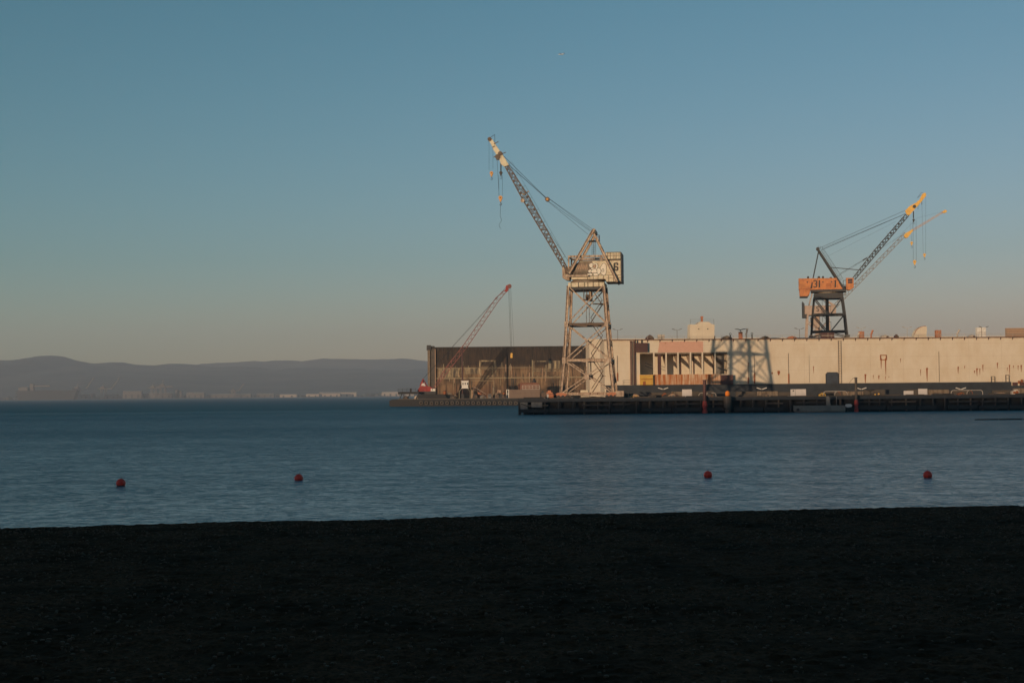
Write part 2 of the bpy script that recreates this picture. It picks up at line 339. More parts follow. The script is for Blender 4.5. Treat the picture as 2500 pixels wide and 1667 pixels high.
SHADE_CREST_Y, SHADE_CREST_H = -60.0, 2.5 + (262 + 60) / math.cos(SUN_AZ) * math.tan(SUN_EL)  # crest height set so its shadow ends about the pier deck
def beach_h(X, Y):
    ye = 20.85 + np.clip(.155 * X, -30, 30) + .20 * vnoise(X + 50, X * 0, 3.1, 2)
    d = Y - ye
    z = 2.0 - .33 * .45 * np.log1p(np.exp(np.clip(d / .45, -40, 40))) 
    z = np.maximum(z, -1.6 - .0 * z)
    z = z + .025 * vnoise(X, Y, 2.3, 5) * (np.abs(Y) < 60) + .012 * vnoise(X, Y, .35, 6) + .020 * vnoise(X, Y, .11, 7) + .026 * vnoise(X, Y, .05, 8)
    shade_rise = np.clip((-18 - Y) / (-18 - SHADE_CREST_Y), 0, 1); shade_rise = shade_rise * shade_rise * (3 - 2 * shade_rise)  # unseen rise behind the camera, added to shade the beach and pier face
    z = z + shade_rise * (SHADE_CREST_H - 2.0) 
    return z
xs = np.concatenate([np.linspace(-1150, -40, 70), np.linspace(-38, -10.2, 60), np.arange(-10, 10.5, .035), np.linspace(10.8, 38, 60), np.linspace(40, 700, 40)])
ys = np.concatenate([np.linspace(-330, 0, 60), np.linspace(.5, 6.9, 60), np.arange(7, 23.5, .035), np.linspace(23.8, 70, 60)])
tag(sheet('ground', xs, ys, beach_h, ground_mat()), kind='structure')
w = MB(); w.add([(-7000, -300, 0), (7000, -300, 0), (7000, 9500, 0), (-7000, 9500, 0)], [(0, 1, 2, 3)])
tag(w.build('water', water_mat()), kind='structure')

def ridge_sheet(name, prof, Y, depth, back, xr, seed):
    """prof = [(px, py)] skyline as seen; the ridge stands at depth Y and runs down to the shore in front of it"""
    pts = [(U(a, b, Y).x, U(a, b, Y).z) for a, b in prof]
    px_, pz_ = np.array([p[0] for p in pts]), np.array([p[1] for p in pts])
    xs = np.linspace(xr[0], xr[1], 520); ys = np.concatenate([np.linspace(Y - depth, Y, 26), np.linspace(Y + back / 8, Y + back, 8)])
    def h(X, YY):
        top = np.interp(X, px_, pz_)
        t = np.where(YY < Y, (YY - (Y - depth)) / depth, 1 - (YY - Y) / back)
        s = np.clip(t, 0, 1) ** .8
        z = top * s * (1 + .55 * vnoise(X + 9000, YY, 420, seed) * (1 - s)) + (16 * vnoise(X + 9000, YY, 170, seed + 1) + 11 * vnoise(X + 9000, YY, 60, seed + 2)) * s + 2
        return np.where(t <= 0.001, -3, z)
    return tag(sheet(name, xs, ys, h, M_HILL), kind='structure')
M_HILL = hill_mat()
ridge_sheet('hills', [(-700, 886), (-200, 880), (-40, 882), (60, 881), (95, 874), (125, 869), (160, 871), (190, 880), (225, 889), (260, 888), (300, 884), (340, 889), (420, 893), (600, 897), (1100, 905)], 7200, 2100, 900, (-6500, 6500), 21)
ridge_sheet('hills', [(-700, 886), (300, 889), (440, 893), (500, 888), (560, 885), (620, 882), (700, 883), (735, 884), (765, 878), (830, 875), (900, 877), (960, 878), (1040, 882), (1200, 886), (1500, 880), (2000, 884), (3200, 880)], 8600, 1500, 700, (-6500, 6800), 31)
def shore_h(X, Y):
    return np.where((Y < 4460) | (Y > 5200), -2, 2.2 + 2.5 * vnoise(X + 9000, Y, 60, 41))
tag(sheet('shore', np.linspace(-4000, 4500, 300), np.linspace(4450, 5230, 16), shore_h, M_HILL), kind='structure')

pb = MB(); rp = random.Random(5)
for k in range(9000):
    y = 6.5 + 14 * rp.random() ** .7; x = rp.uniform(-.40, .40) * y; q = rp.choice([.004, .005, .006, .008, .013])
    z = 2.0 - .33 * .45 * math.log1p(math.exp((y - 20.85 - .155 * x) / .45)) + .004; a = rp.random() * 6; sx_, sy_ = rp.uniform(.8, 1.7), rp.uniform(.7, 1.1)
    ring = lambda f, h: [(x + sx_ * q * f * math.cos(a + i * 1.047), y + sy_ * q * f * math.sin(a + i * 1.047), z + h) for i in range(6)]
    pb.add(ring(1, -.01) + ring(1, q * .25) + ring(.6, q * .6), [(i, (i + 1) % 6, 6 + (i + 1) % 6, 6 + i) for i in range(6)] + [(6 + i, 6 + (i + 1) % 6, 12 + (i + 1) % 6, 12 + i) for i in range(6)] + [(12, 13, 14, 15, 16, 17)])
tag(pb.build('pebbles', paint('beach_pebble', (.13, .062, .036), (.05, .026, .015), amt=.1, size=.2, bump=0)), 'loose pebbles and shell scraps strewn over the dark gravel beach', 'pebbles', kind='stuff')

# ------------------------------------------------------------------ shared crane pieces
def lattice(parent, a0, a1, b0, b1, wy, nb, rc, rl, mc, ml, name='boom'):
    """box truss: lower chord a0-a1, upper chord b0-b1 (x, z points), depth wy across"""
    A0, A1, B0, B1 = (Vector(v) for v in (a0, a1, b0, b1)); c = MB(); s = MB()
    def pt(P, Q, t, y): v = P.lerp(Q, t); return Vector((v.x, y * (1 - .45 * t), v.z))
    for P, Q in ((A0, A1), (B0, B1)):
        for y in (-wy / 2, wy / 2): c.beam(pt(P, Q, 0, y), pt(P, Q, 1, y), rc * 2)
    for i in range(nb):
        t, u_ = i / nb, (i + 1) / nb
        for y in (-wy / 2, wy / 2):
            p, q = ((A0, A1), (B0, B1)) if i % 2 else ((B0, B1), (A0, A1))
            s.beam(pt(*p, t, y), pt(*q, u_, y), rl * 2)
            if i % 3 == 0: s.beam(pt(A0, A1, t, y), pt(B0, B1, t, y), rl * 2)
        for P, Q in ((A0, A1), (B0, B1)):
            g = 1 if i % 2 else -1
            s.beam(pt(P, Q, t, g * wy / 2), pt(P, Q, u_, -g * wy / 2), rl * 2)
    o = c.build(name, mc, parent); s.build('lacing', ml, o); return o
def hook_block(parent, c, r, mat, hook=True):
    c = Vector(c); m = MB().disc(c, r, .35, 16)
    m.prism([(c.x - r * .8, c.z - r * .4), (c.x + r * .8, c.z - r * .4), (c.x + r * .25, c.z - r * 2.1), (c.x - r * .25, c.z - r * 2.1)], -.15 + c.y, .15 + c.y)
    o = m.build('hook_block', mat, parent)
    MB().disc(c + Vector((0, -.19, 0)), r * .28, .06, 10).build('sheave_pin', m_black, o)
    if hook:
        h = MB(); k = c + Vector((0, 0, -r * 2.0)); h.tube(k, k - Vector((0, 0, r * .7)), r * .14, n=6)
        pts = [k + Vector((r * .55 * math.sin(t), 0, -r * 1.25 + r * .55 * math.cos(t))) for t in [i * .5 for i in range(0, 10)]]
        h.path(pts, r * .13, 5); h.build('hook', m_black, o)
    return o
def ladder(parent, p, q, w, nr, r=.03, mat=None, name='ladder', axis=Vector((1, 0, 0))):
    p = Vector(p); q = Vector(q); m = MB()
    for s in (-1, 1): m.beam(p + axis * s * w / 2, q + axis * s * w / 2, r * 2)
    for i in range(nr):
        c = p.lerp(q, (i + .5) / nr); m.beam(c - axis * w / 2, c + axis * w / 2, r * 1.4)
    return m.build(name, mat or m_lattice, parent)
def rail(parent, pts, h, mat, r=.035, name='railing', post=1.5):
    rl = MB(); pts = [Vector(p) for p in pts]; posts = []
    for a, b in zip(pts, pts[1:]):
        for k in (.55, 1): rl.tube(a + Vector((0, 0, h * k)), b + Vector((0, 0, h * k)), r * .8, n=5)
        n = max(1, round((b - a).length / post))
        posts += [a.lerp(b, i / n) for i in range(n)]
    posts.append(pts[-1])
    for p in posts: rl.tube(p, p + Vector((0, 0, h)), r, n=5)
    return rl.build(name, mat, parent)

# ------------------------------------------------------------------ crane with the number six
DECK = 2.9; PIER_Y = 260.0
yaw6 = R(-8)
c6 = Fr(GX(1434, 267, DECK), 267, DECK, yaw6)
c6.ref = 650
k6 = thing('harbour_crane', c6, 'tall weathered cream crane numbered 6 on the pier, boom raised to the left', 'crane', 'harbour cranes')
def lev(pxl, pxr, py, dyg):
    l_ = c6.L(pxl, py, -dyg); r_ = c6.L(pxr, py, -dyg); return l_.x, r_.x, (l_.z + r_.z) / 2, dyg
B0 = lev(1369, 1497, 961, 5.0); B1 = lev(1377, 1488, 879, 4.35); B2 = lev(1382.5, 1480.5, 791, 3.8); B3 = lev(1387, 1473.5, 697, 3.3)
LV = [B0, B1, B2, B3]
def node(i, sx, sy): l_, r_, z, d = LV[i]; return Vector((l_ if sx < 0 else r_, d * sy, z))
for sx in (-1, 1):
    for sy in (-1, 1):
        m = MB()
        for i in range(3): m.ibeam(node(i, sx, sy), node(i + 1, sx, sy), .50)
        for i in (1, 2):
            n_0 = node(i, sx, sy); m.box(n_0 - Vector((.34, .30, .5)), n_0 + Vector((.34, .30, .5)))
        m.build('leg', m_cream6, k6)
for i, w_ in ((0, .55), (1, .50), (2, .42)):
    for sy in (-1, 1): MB().ibeam(node(i, -1, sy) + Vector((.3, 0, 0)), node(i, 1, sy) - Vector((.3, 0, 0)), w_).build('cross_beam', m_cream6 if i != 2 else m_lattice, k6)
    for sx in (-1, 1): MB().ibeam(node(i, sx, -1) + Vector((0, .3, 0)), node(i, sx, 1) - Vector((0, .3, 0)), w_ * .9).build('cross_beam', m_cream6, k6)
def brace(a, b, w_=.17, mat=m_cream6): MB().beam(a, b, w_, w_ * 1.2).build('brace', mat, k6)
for i in range(3):
    for sy in (-1, 1):
        d_ = Vector((0, .09 * sy, 0))
        brace(node(i, -1, sy) + d_, node(i + 1, 1, sy) + d_, .19); brace(node(i, 1, sy) - d_, node(i + 1, -1, sy) - d_, .19)
    for sx in (-1, 1):
        d_ = Vector((.09 * sx, 0, 0))
        brace(node(i, sx, -1) + d_, node(i + 1, sx, 1) + d_, .14); brace(node(i, sx, 1) - d_, node(i + 1, sx, -1) - d_, .14)
for sy in (-1, 1):
    a = (node(0, -1, sy) + node(1, 1, sy) + node(0, 1, sy) + node(1, -1, sy)) / 4; t = (node(1, -1, sy) + node(1, 1, sy)) / 2
    MB().box(a - Vector((.42, .2, .42)), a + Vector((.42, .2, .42))).build('gusset_plate', m_cream6, k6)
    MB().beam(a, t, .2).build('brace', m_cream6, k6)
# stairs zigzag inside the tower
st = MB()
zz = [node(i, 0, 0).z for i in range(4)]
for i in range(6):
    z0 = B0[2] + (B3[2] - B0[2]) * i / 6.0; z1 = B0[2] + (B3[2] - B0[2]) * (i + 1) / 6.0
    xa, xb = (2.6, .4) if i % 2 else (.4, 2.6)
    xa += .3; xb += .3
    for dy in (.9, 1.6): st.beam((xa, dy, z0), (xb, dy, z1), .10, .16)
    for k in range(8):
        t = k / 8; x = xa + (xb - xa) * t; z = z0 + (z1 - z0) * t; st.box((x - .12, .9, z), (x + .12, 1.6, z + .04))
    for dy in (.9, 1.6): st.tube((xa, dy, z0 + .9), (xb, dy, z1 + .9), .03, n=4)
    st.box((xb - .5, .7, z1 - .06), (xb + .5, 1.8, z1))
st.build('stair', m_lattice, k6)
# foot clutter: rail trucks
for sx in (-1, 1):
    for sy in (-1, 1):
        f = node(0, sx, sy); m = MB()
        m.prism([(f.x - 1.5, .35), (f.x + 1.5, .35), (f.x + 1.1, .80), (f.x + .5, 1.05), (f.x - .5, 1.05), (f.x - 1.1, .80)], f.y - .3, f.y + .3)
        o = m.build('rail_truck', m_brick if sy < 0 else m_cream6, k6)
        for dx in (-1.15, -.4, .4, 1.15): MB().disc((f.x + dx, f.y, .30), .30, .75, 14).build('wheel', m_black, o)
MB().box((B0[0] - 2.6, -5.35, .72), (B0[0] - 1.5, -4.3, 1.15)).box((B0[0] - 2.4, -5.2, 1.15), (B0[0] - 1.8, -4.5, 1.5)).build('winch_box', m_brick, k6)
MB().box((B0[1] + .5, -5.4, .25), (B0[1] + 2.0, -4.4, 1.3)).build('winch_box', m_cream6, k6)
a = c6.L(1417, 960, -4.9); b = c6.L(1436, 952, -4.9); MB().box((a.x, -4.9, a.z), (b.x, -4.0, b.z)).build('switch_cabinet', m_house6, k6, bevel=.03)
# central pintle, small hanging machinery platform
a = c6.L(1442, 702); b = c6.L(1442, 736)
MB().tube((a.x, 0, a.z), (a.x, 0, b.z), .36, n=14).build('pintle', m_cream6, k6)
p0 = c6.L(1424, 731, -.8); p1 = c6.L(1440, 704, -.8)
m = MB().box((p0.x, -1.2, p0.z - .15), (p1.x, .6, p0.z)); 
for x in (p0.x + .08, (p0.x + p1.x) / 2, p1.x - .1):
    for y in (-1.1, .5): m.beam((x, y, p0.z), (x, y, p1.z), .09)
m.box((p0.x + .4, -.6, p0.z), (p0.x + 1.1, .4, p0.z + .9)); m.build('hanging_platform', m_lattice, k6)
m = MB(); a = c6.L(1447, 743, 1); b = c6.L(1477, 743, 1); m.box((a.x, .6, a.z), (b.x, 1.6, a.z + .18)); m.tube((a.x, .6, a.z + .55), (b.x, .6, a.z + .55), .03, n=5); m.build('walkway', m_lattice, k6)
for xx in (1431.5, 1438.5):
    a = c6.L(xx, 748); b = c6.L(xx, 790); MB().beam((a.x, 0, a.z), (a.x, 0, b.z), .09).build('drop_pipe', m_lattice, k6)
# tower cap
a = c6.L(1387, 701, -3.5); b = c6.L(1475, 688.5, -3.5)
m = MB().box((a.x, -3.5, a.z), (b.x, 3.5, b.z)); cap = m.build('tower_cap', m_house6, k6, bevel=.04)
for xx in (1394, 1412, 1427, 1435, 1448, 1462): x = c6.L(xx, 695, -3.5).x; MB().box((x - .05, -3.6, a.z), (x + .05, -3.503, b.z)).build('stiffener', m_lattice, cap)
m = MB().box((a.x + .1, -3.3, a.z - .5), (b.x - .1, 3.3, a.z)); m.build('cap_girder', m_black, k6)
capz = b.z; cxm = (a.x + b.x) / 2
slew = MB().tube((cxm, 0, capz), (cxm, 0, capz + .48), 3.2, n=36).build('slewing_ring', m_grime, k6)
hz0 = c6.L(1450, 682.5, -2.6).z
# machinery house
def HP(px, py, dy=-2.6): v = c6.L(px, py, dy); return (v.x, v.z)
D0, D1 = -2.6, 2.9
x0, _ = HP(1395, 650); x1, ztop = HP(1515, 636); xm, _ = HP(1480, 640); _, zb = HP(1400, 682.5); _, zb2 = HP(1500, 687)
house = MB().prism([(x0, zb), (xm - .2, zb), (xm, zb2), (x1, zb2), (x1, ztop), (HP(1416, 637)[0], ztop), (x0, HP(1400, 650)[1])], D0, D1).build('machinery_house', m_house6, k6)
# smoke-stained front panel on the left two fifths
xg = HP(1446, 640)[0]
MB().prism([(x0 + .02, zb + .75), (xg, zb + .75), (xg - .35, ztop - 1.2), (xg, ztop - .06), (HP(1416, 637)[0], ztop - .06), (x0 + .02, HP(1400, 651)[1])], D0 - .03, D0).build('stained_panel', m_grime, house, label='smoke stained brown panel')
# belt course and seams
m = MB(); zs = HP(1450, 673)[1]
for xx in (1434, 1448, 1460, 1473, 1486, 1498, 1508): x = HP(xx, 675)[0]; m.box((x - .04, D0 - .05, zb2 if xx > 1480 else zb), (x + .04, D0 - .003, zs))
m.box((HP(1432, 0)[0], D0 - .06, zs), (x1, D0 - .003, zs + .07)); m.box((xm, D0 - .06, zb + .1), (x1, D0 - .004, zb + .16)); m.build('panel_seam', m_lattice, house)
# dark eave and upper box
ue, ub = HP(1478, 633)[1], HP(1478, 617.5)[1]
MB().box((HP(1414, 0)[0], D0 - .12, ztop), (x1 + .1, D1, ztop + .12)).build('roof', m_grime, house)
MB().box((xm - .3, D0 + .2, ztop + .12), (x1 - .1, D1 - .2, ue)).build('roof_plinth', m_black, house)
m = MB().box((xm, D0 - .25, ue), (x1, D1, ub)); up_ = m.build('roof_box', m_house6, house, bevel=.03)
m = MB()
for k in range(5): x = xm + (x1 - xm) * (k + .5) / 5; m.box((x - .03, D0 - .30, ue), (x + .03, D0 - .252, ub))
m.box((xm, D0 - .30, (ue + ub) / 2 - .03), (x1, D0 - .2505, (ue + ub) / 2 + .03)); m.box((xm - .1, D0 - .35, ub), (x1 + .1, D1 + .1, ub + .1)); m.build('panel_seam', m_lattice, up_)
# black plate at right paints that side's shade into the colour
MB().box((x1, D0 - .1, zb2 - .15), (x1 + .22, D1 + .1, ub)).build('end_plate', m_black, house)
MB().box((xm - .1, D0 + .1, zb2 - .12), (x1, D1 - .1, zb2)).build('floor_edge', m_black, house)
# outrigger truss beam at roof level
a, b = HP(1387, 629.5), HP(1480, 622.5)
m = MB().box((a[0], D0 - .3, a[1]), (b[0], D0 + .1, b[1])); tb = m.build('roof_girder', m_cream6, k6)
for xx in (1395, 1402, 1411, 1429, 1440, 1454, 1466): x = HP(xx, 0)[0]; MB().box((x - .035, D0 - .33, a[1]), (x + .035, D0 - .302, b[1])).build('stiffener', m_lattice, tb)
MB().box((a[0], D1 - .3, a[1]), (b[0], D1 + .1, b[1])).build('roof_girder', m_cream6, k6)
MB().box((a[0], D0 - .2, a[1] + .1), (a[0] + .3, D1, b[1] - .1)).build('roof_girder', m_cream6, k6)
for xx in (1388.5, 1468.5):
    for dy in (D0 - .1, D1 - .1):
        x = HP(xx, 0)[0]; z = HP(xx, 657 if xx < 1400 else 637)[1]; MB().beam((x, dy, z), (x, dy, a[1]), .26).build('girder_post', m_cream6, k6)
# number 6 from strokes
m = MB(); q0, q1 = HP(1498, 661.5), HP(1509.5, 641); w_ = .30; ya, yb = D0 - .035, D0 - .004
X0, Z0, X1, Z1 = q0[0], q0[1], q1[0], q1[1]; zm = Z0 + (Z1 - Z0) * .56; c_ = .18
m.prism([(X0, Z0 + c_), (X0 + w_, Z0 + c_), (X0 + w_, Z1 - c_), (X0, Z1 - c_)], ya, yb)
m.prism([(X1 - w_, Z0 + c_), (X1, Z0 + c_), (X1, zm - c_), (X1 - w_, zm - c_)], ya, yb)
m.prism([(X1 - w_, Z1 - .5), (X1, Z1 - .5), (X1, Z1 - c_), (X1 - w_, Z1 - c_)], ya, yb)
for zl, zh, f0, f1 in ((Z0, Z0 + w_ * .8, 0, 1), (zm - w_ * .75, zm, 2, 1), (Z1 - w_ * .8, Z1, 1, 0)):
    m.prism([(X0 + (c_ if f0 == 0 else 0), zl), (X1 - (c_ if f0 == 0 else 0), zl), (X1 - (c_ if f1 == 0 or f0 == 2 else 0), zh), (X0 + (c_ if f1 == 0 else 0), zh)], ya - .002, yb - .002) if False else m.box((X0 + c_ * .9, ya - .003, zl), (X1 - c_ * .9, yb - .003, zh))
for (cx, cz, sx, sz) in ((X0, Z0, 1, 1), (X1, Z0, -1, 1), (X0, Z1, 1, -1), (X1, Z1, -1, -1), (X1, zm, -1, -1)):
    m.prism([(cx, cz + sz * c_), (cx + sx * c_, cz), (cx + sx * (c_ + .12), cz + sz * .2), (cx + sx * .2, cz + sz * (c_ + .12))], ya - .006, yb - .006)
m.build('number_six', m_ink, house, label='black numeral 6')
# graffiti: pale bubbles with dark outlines, generic shapes
def blob(cx, cy, rx, ry, mat, dy, n=22, wob=.12, seed=0, name='graffiti'):
    rr = random.Random(seed); X, Z = HP(cx, cy); sx = rx * .0775; sz = ry * .0775; ph = [rr.random() * 6 for _ in range(3)]
    poly = []
    for k in range(n):
        t = 2 * math.pi * k / n; q = 1 + wob * math.sin(2 * t + ph[0]) + wob * .8 * math.sin(3 * t + ph[1])
        poly.append((X + sx * q * math.cos(t), Z + sz * q * math.sin(t)))
    return MB().prism(poly, D0 - dy, D0 - .031).build(name, mat, house)
for i, (cx, cy, rx, ry) in enumerate(((1473, 658, 8.2, 12.5), (1451, 652, 8, 9), (1440, 662, 4, 3.6), (1451, 662, 6.5, 5), (1455, 670, 6, 3.4), (1440, 670, 6.5, 3), (1443, 648, 5, 5), (1462, 662, 4, 8))):
    blob(cx, cy, rx + 1.0, ry + 1.0, m_ink, .040 + i * .006, seed=i); blob(cx, cy, rx, ry, m_gpale, .043 + i * .006, seed=i)
blob(1451.5, 650.5, 4, 5, m_ink, .094, seed=1); blob(1451.5, 650.5, 3, 4, m_gtan, .097, seed=1)
blob(1472, 660, 2.6, 4.2, m_ink, .100, seed=3); blob(1472, 660, 1.7, 3, m_gpale, .103, seed=3)
m = MB()
for k in range(7):
    a = HP(1404 + k * 4.3, 658 - (k % 2) * 1); b = HP(1406.5 + k * 4.3, 645 + (k % 3)); m.beam((a[0], D0 - .036, a[1]), (b[0], D0 - .036, b[1]), .09, .01)
    m.beam((b[0], D0 - .038, b[1]), (HP(1408 + k * 4.3, 0)[0], D0 - .038, a[1] - .05), .08, .01)
m.build('graffiti', m_gtan, house)
# front walkway, boom-foot carriage and cab at the left end
a, b = HP(1381, 676, -3.2), HP(1436, 671, -3.2)
m = MB().box((a[0], -3.3, a[1]), (b[0], -2.6, a[1] + .12)); m.box((a[0], -3.34, a[1] + .12), (b[0], -3.26, b[1])); m.build('walkway', m_cream6, k6)
rail(k6, [(a[0], -3.25, b[1]), (b[0], -3.25, b[1])], .55, m_lattice, .03)
P = lambda px, py: (c6.L(px, py).x, c6.L(px, py).z)
MB().prism([P(1374, 655), P(1379, 652), P(1383, 670), P(1392, 672), P(1392, 686), P(1383, 684.5), P(1375, 680)], -1.4, 1.4).build('boom_carriage', m_cream6, k6, bevel=.05)
MB().prism([P(1383, 655), P(1396, 650), P(1396, 682), P(1386, 680)], -1.0, 1.0).build('winch_frame', m_black, k6)
ct = P(1386, 661)
for dy in (-1.2, 1.2): MB().disc((ct[0], dy, ct[1]), .55, .3, 16).build('sheave', m_lattice, k6)
# A-frame
ap = c6.L(1449, 561, -2.85)
for sy in (-1, 1):
    A = Vector((ap.x, 2.85 * sy, ap.z)); l0 = c6.L(1389.5, 668, 2.75 * sy); r1 = c6.L(1507, 689, 2.85 * sy)
    if sy > 0: l0.x = c6.L(1389.5, 668, -2.75).x; r1.x = c6.L(1507, 689, -2.85).x; l0.z = c6.L(1389.5, 668, -2.75).z; r1.z = c6.L(1511, 689, -2.85).z
    l0.y = r1.y = 3.25 * sy
    MB().ibeam(A, l0, .52).build('a_frame_leg', m_cream6, k6); MB().ibeam(A - Vector((0, 0, .7)), r1, .40).build('a_frame_leg', m_cream6, k6)
MB().box((ap.x - .28, -2.9, ap.z - .5), (ap.x + .3, 2.9, ap.z + .1)).disc((ap.x - .1, 0, ap.z + .1), .38, 1.3, 16).build('apex_head', m_cream6, k6)
a = c6.L(1436, 590); b = c6.L(1463, 588); m = MB().box((a.x, -1, a.z), (b.x, 1, b.z)); pf = m.build('apex_platform', m_black, k6)
rail(pf, [(b.x - .9, -1, b.z), (b.x, -1, b.z), (b.x, 1, b.z)], 1.05, m_lattice, .035, post=.8)
for xx in (1447, 1452): a = c6.L(xx, 589); b = c6.L(xx, 637); ladder(k6, (a.x, .2, a.z), (b.x, .2, b.z), .3, 10, .025)
# boom
a0, a1 = P(1372, 653), P(1234, 412); b0, b1 = P(1382, 650), P(1242.5, 405); V3 = lambda p, y=0: Vector((p[0], y, p[1]))
# the truss is deepest at mid length: two halves
am, bm_ = P(1276.5, 488), P(1290.5, 479)
q0, q1 = P(1377, 657), P(1384, 652)
lattice(k6, V3(am), V3(P(1234.5, 409.5)), V3(bm_), V3(P(1240.5, 404)), 1.25, 16, .085, .045, m_lattice, m_lattice)
lattice(k6, V3(am), V3(q0), V3(bm_), V3(q1), 1.25, 34, .085, .045, m_lattice, m_lattice)
tip = MB().prism([P(1232, 408), P(1243, 404), P(1236, 392), P(1225, 375), P(1213, 358), P(1203, 342), P(1198, 336.5), P(1193, 337), P(1192.5, 343), P(1199, 352), P(1205, 366), P(1212, 378), P(1215, 386), P(1220, 391), P(1224, 402)], -.42, .42).build('boom_head', m_house6, k6)
for c_, r_ in (((1196, 341), .38), ((1216, 384), .5), ((1222, 376), .42)): p = P(*c_); MB().disc((p[0], 0, p[1]), r_, 1.1, 16).build('sheave', m_lattice, tip)
m = MB()
for c_ in ((1203, 361, 1209, 358), (1211, 382, 1206, 386), (1213, 392, 1220, 390), (1207, 353, 1218, 347), (1224, 378, 1236, 373)): m.beam(V3(P(c_[0], c_[1]), -.5), V3(P(c_[2], c_[3]), -.5), .12)
m.build('bracket', m_lattice, tip)
m = MB(); m.path([V3(P(1194, 338)), V3(P(1208, 329)), V3(P(1208, 352))], .04, 5); m.build('aerial', m_black, tip)
p = P(1277, 491); MB().disc((p[0], -.7, p[1]), .38, .3, 14).build('sheave', m_cream6, k6)
m = MB().beam(V3(P(1281, 473)), V3(P(1291.5, 467)), .22); m.beam(V3(P(1274, 474)), V3(P(1284, 476)), .2); m.build('rope_guide', m_cream6, k6)
st_ = []
for k in range(9):
    t = k / 8.6; s0 = Vector((1240 + (1380 - 1240) * t, 400 + (648 - 400) * t)); st_.append((s0.x + 6 * (.4 + .6 * min(1, t * 2 + .3)) + 3, s0.y - 4))
    MB().beam(V3(P(s0.x, s0.y), .6), V3(P(s0.x + 9, s0.y - 5.5), .6), .045).build('rail_stanchion', m_lattice, k6)
MB().path([V3(P(1249 + 140 * t / 8.6, 394.5 + 248 * t / 8.6), .6) for t in range(9)], .02, 4).build('handline', m_rope, k6)
# pendants and ropes
def rope(pts, r=.035, name='wire_rope', par=k6, mat=None): return MB().path([Vector(p) for p in pts], r, 5).build(name, mat or m_rope, par)
rope([V3(P(1224, 377), -.2), V3(P(1241, 402), -.2), V3(P(1332, 483), 0)], .05); rope([V3(P(1228, 380), .2), V3(P(1331, 481), .1)], .04)
bp_ = P(1336.5, 487); sb = MB().disc((bp_[0], 0, bp_[1]), .44, .5, 18).build('spreader_block', m_lattice, k6); MB().disc((bp_[0], -.28, bp_[1]), .2, .1, 12).build('sheave_pin', m_hook, sb)
MB().beam(V3(P(1330, 481)), V3(P(1335, 485)), .2).build('link', m_black, k6)
for (x_, y_), (u_, v_), dy in (((1339, 484), (1445, 559), -.3), ((1339, 484.5), (1442, 562), .3), ((1338, 491), (1441, 565), -.5), ((1338, 492), (1434, 571), .5)): rope([V3(P(x_, y_), dy * .4), V3(P(u_, v_), dy)], .028)
for dy in (-.25, .25): rope([V3(P(1242, 398), dy), V3(P(1300, 505), dy), V3(P(1389, 640), dy)], .018)
for xx, y0_, y1_ in ((1194, 345, 416), (1203.5, 363, 412)): rope([V3(P(xx, y0_)), V3(P(xx - (xx > 1200) * .0, y1_))], .022)
p = P(1200, 423); hook_block(k6, (p[0], 0, p[1]), .33, m_hook)
rope([V3(P(1223, 398)), V3(P(1223, 418))], .12); p = P(1223, 422); hook_block(k6, (p[0], 0, p[1]), .30, m_black)
for xx, y0_ in ((1218, 428), (1226.5, 428), (1213.5, 388)): rope([V3(P(xx, y0_)), V3(P(xx + (5 if xx < 1215 else 0), 478))], .026)
p = P(1222, 483); hook_block(k6, (p[0], 0, p[1]), .38, m_hook)
rope([V3(P(x_, y_)) for x_, y_ in ((1222, 496), (1222, 505), (1221.5, 518), (1221, 528), (1223.5, 534), (1224.5, 538), (1222, 543), (1218.5, 548), (1219, 553), (1223, 559))], .03)

# ------------------------------------------------------------------ the near floating dock (cream)
DYAW = R(2.6); DX = GX(1477, 321, 0)
df = Fr(DX, 321, 0, DYAW)
dock = thing('floating_dock', df, 'long cream painted floating dry dock with rust streaks, behind the pier at right', 'dry dock')
def DP(px, py, dy=0): v = df.L(px, py, dy); return v.x, v.z
xE = DP(2620, 900)[0]; ZT = DP(1700, 829)[1]; ZB = DP(1700, 938.5)[1]
ox0, oz1 = DP(1562, 861.5); ox1, oz0 = DP(1776, 913)
ZT2 = ZT
# near wing wall: a slab with a real recess
m = MB(); RD = 5.2
m.box((0, 0, -.5), (ox0, 9, ZT)); m.box((ox1, 0, -.5), (xE, 9, ZT)); m.box((ox0, 0, oz1), (ox1, 9, ZT)); m.box((ox0, 0, -.5), (ox1, 9, oz0)); m.box((ox0, RD, oz0), (ox1, 9, oz1))
nw = m.build('wing_wall', m_cream, dock)
m = MB().box((0, 34, -.5), (xE, 43, ZT + 1.6)).build('wing_wall', m_cream, dock)
MB().box((0.2, 9, -1), (xE, 34, 2.2)).build('pontoon_deck', m_tar, dock)
xb = DP(2466, 935)[0]
MB().box((.3, -.45, -.8), (xb, -.004, ZB)).build('hull_belt', m_tar, dock, label='tarred blue-black belt along the waterline')
zb3 = DP(2480, 941)[1]; MB().box((xb, -.40, -.8), (xE, -.004, zb3)).build('hull_belt', m_tar, dock)
m = MB()
for k in range(5): x = xb + .5 + k * 1.7; m.box((x, -.55, zb3 + .05), (x + .9, -.003, zb3 + .75))
m.build('mooring_recess', m_maroon, dock)
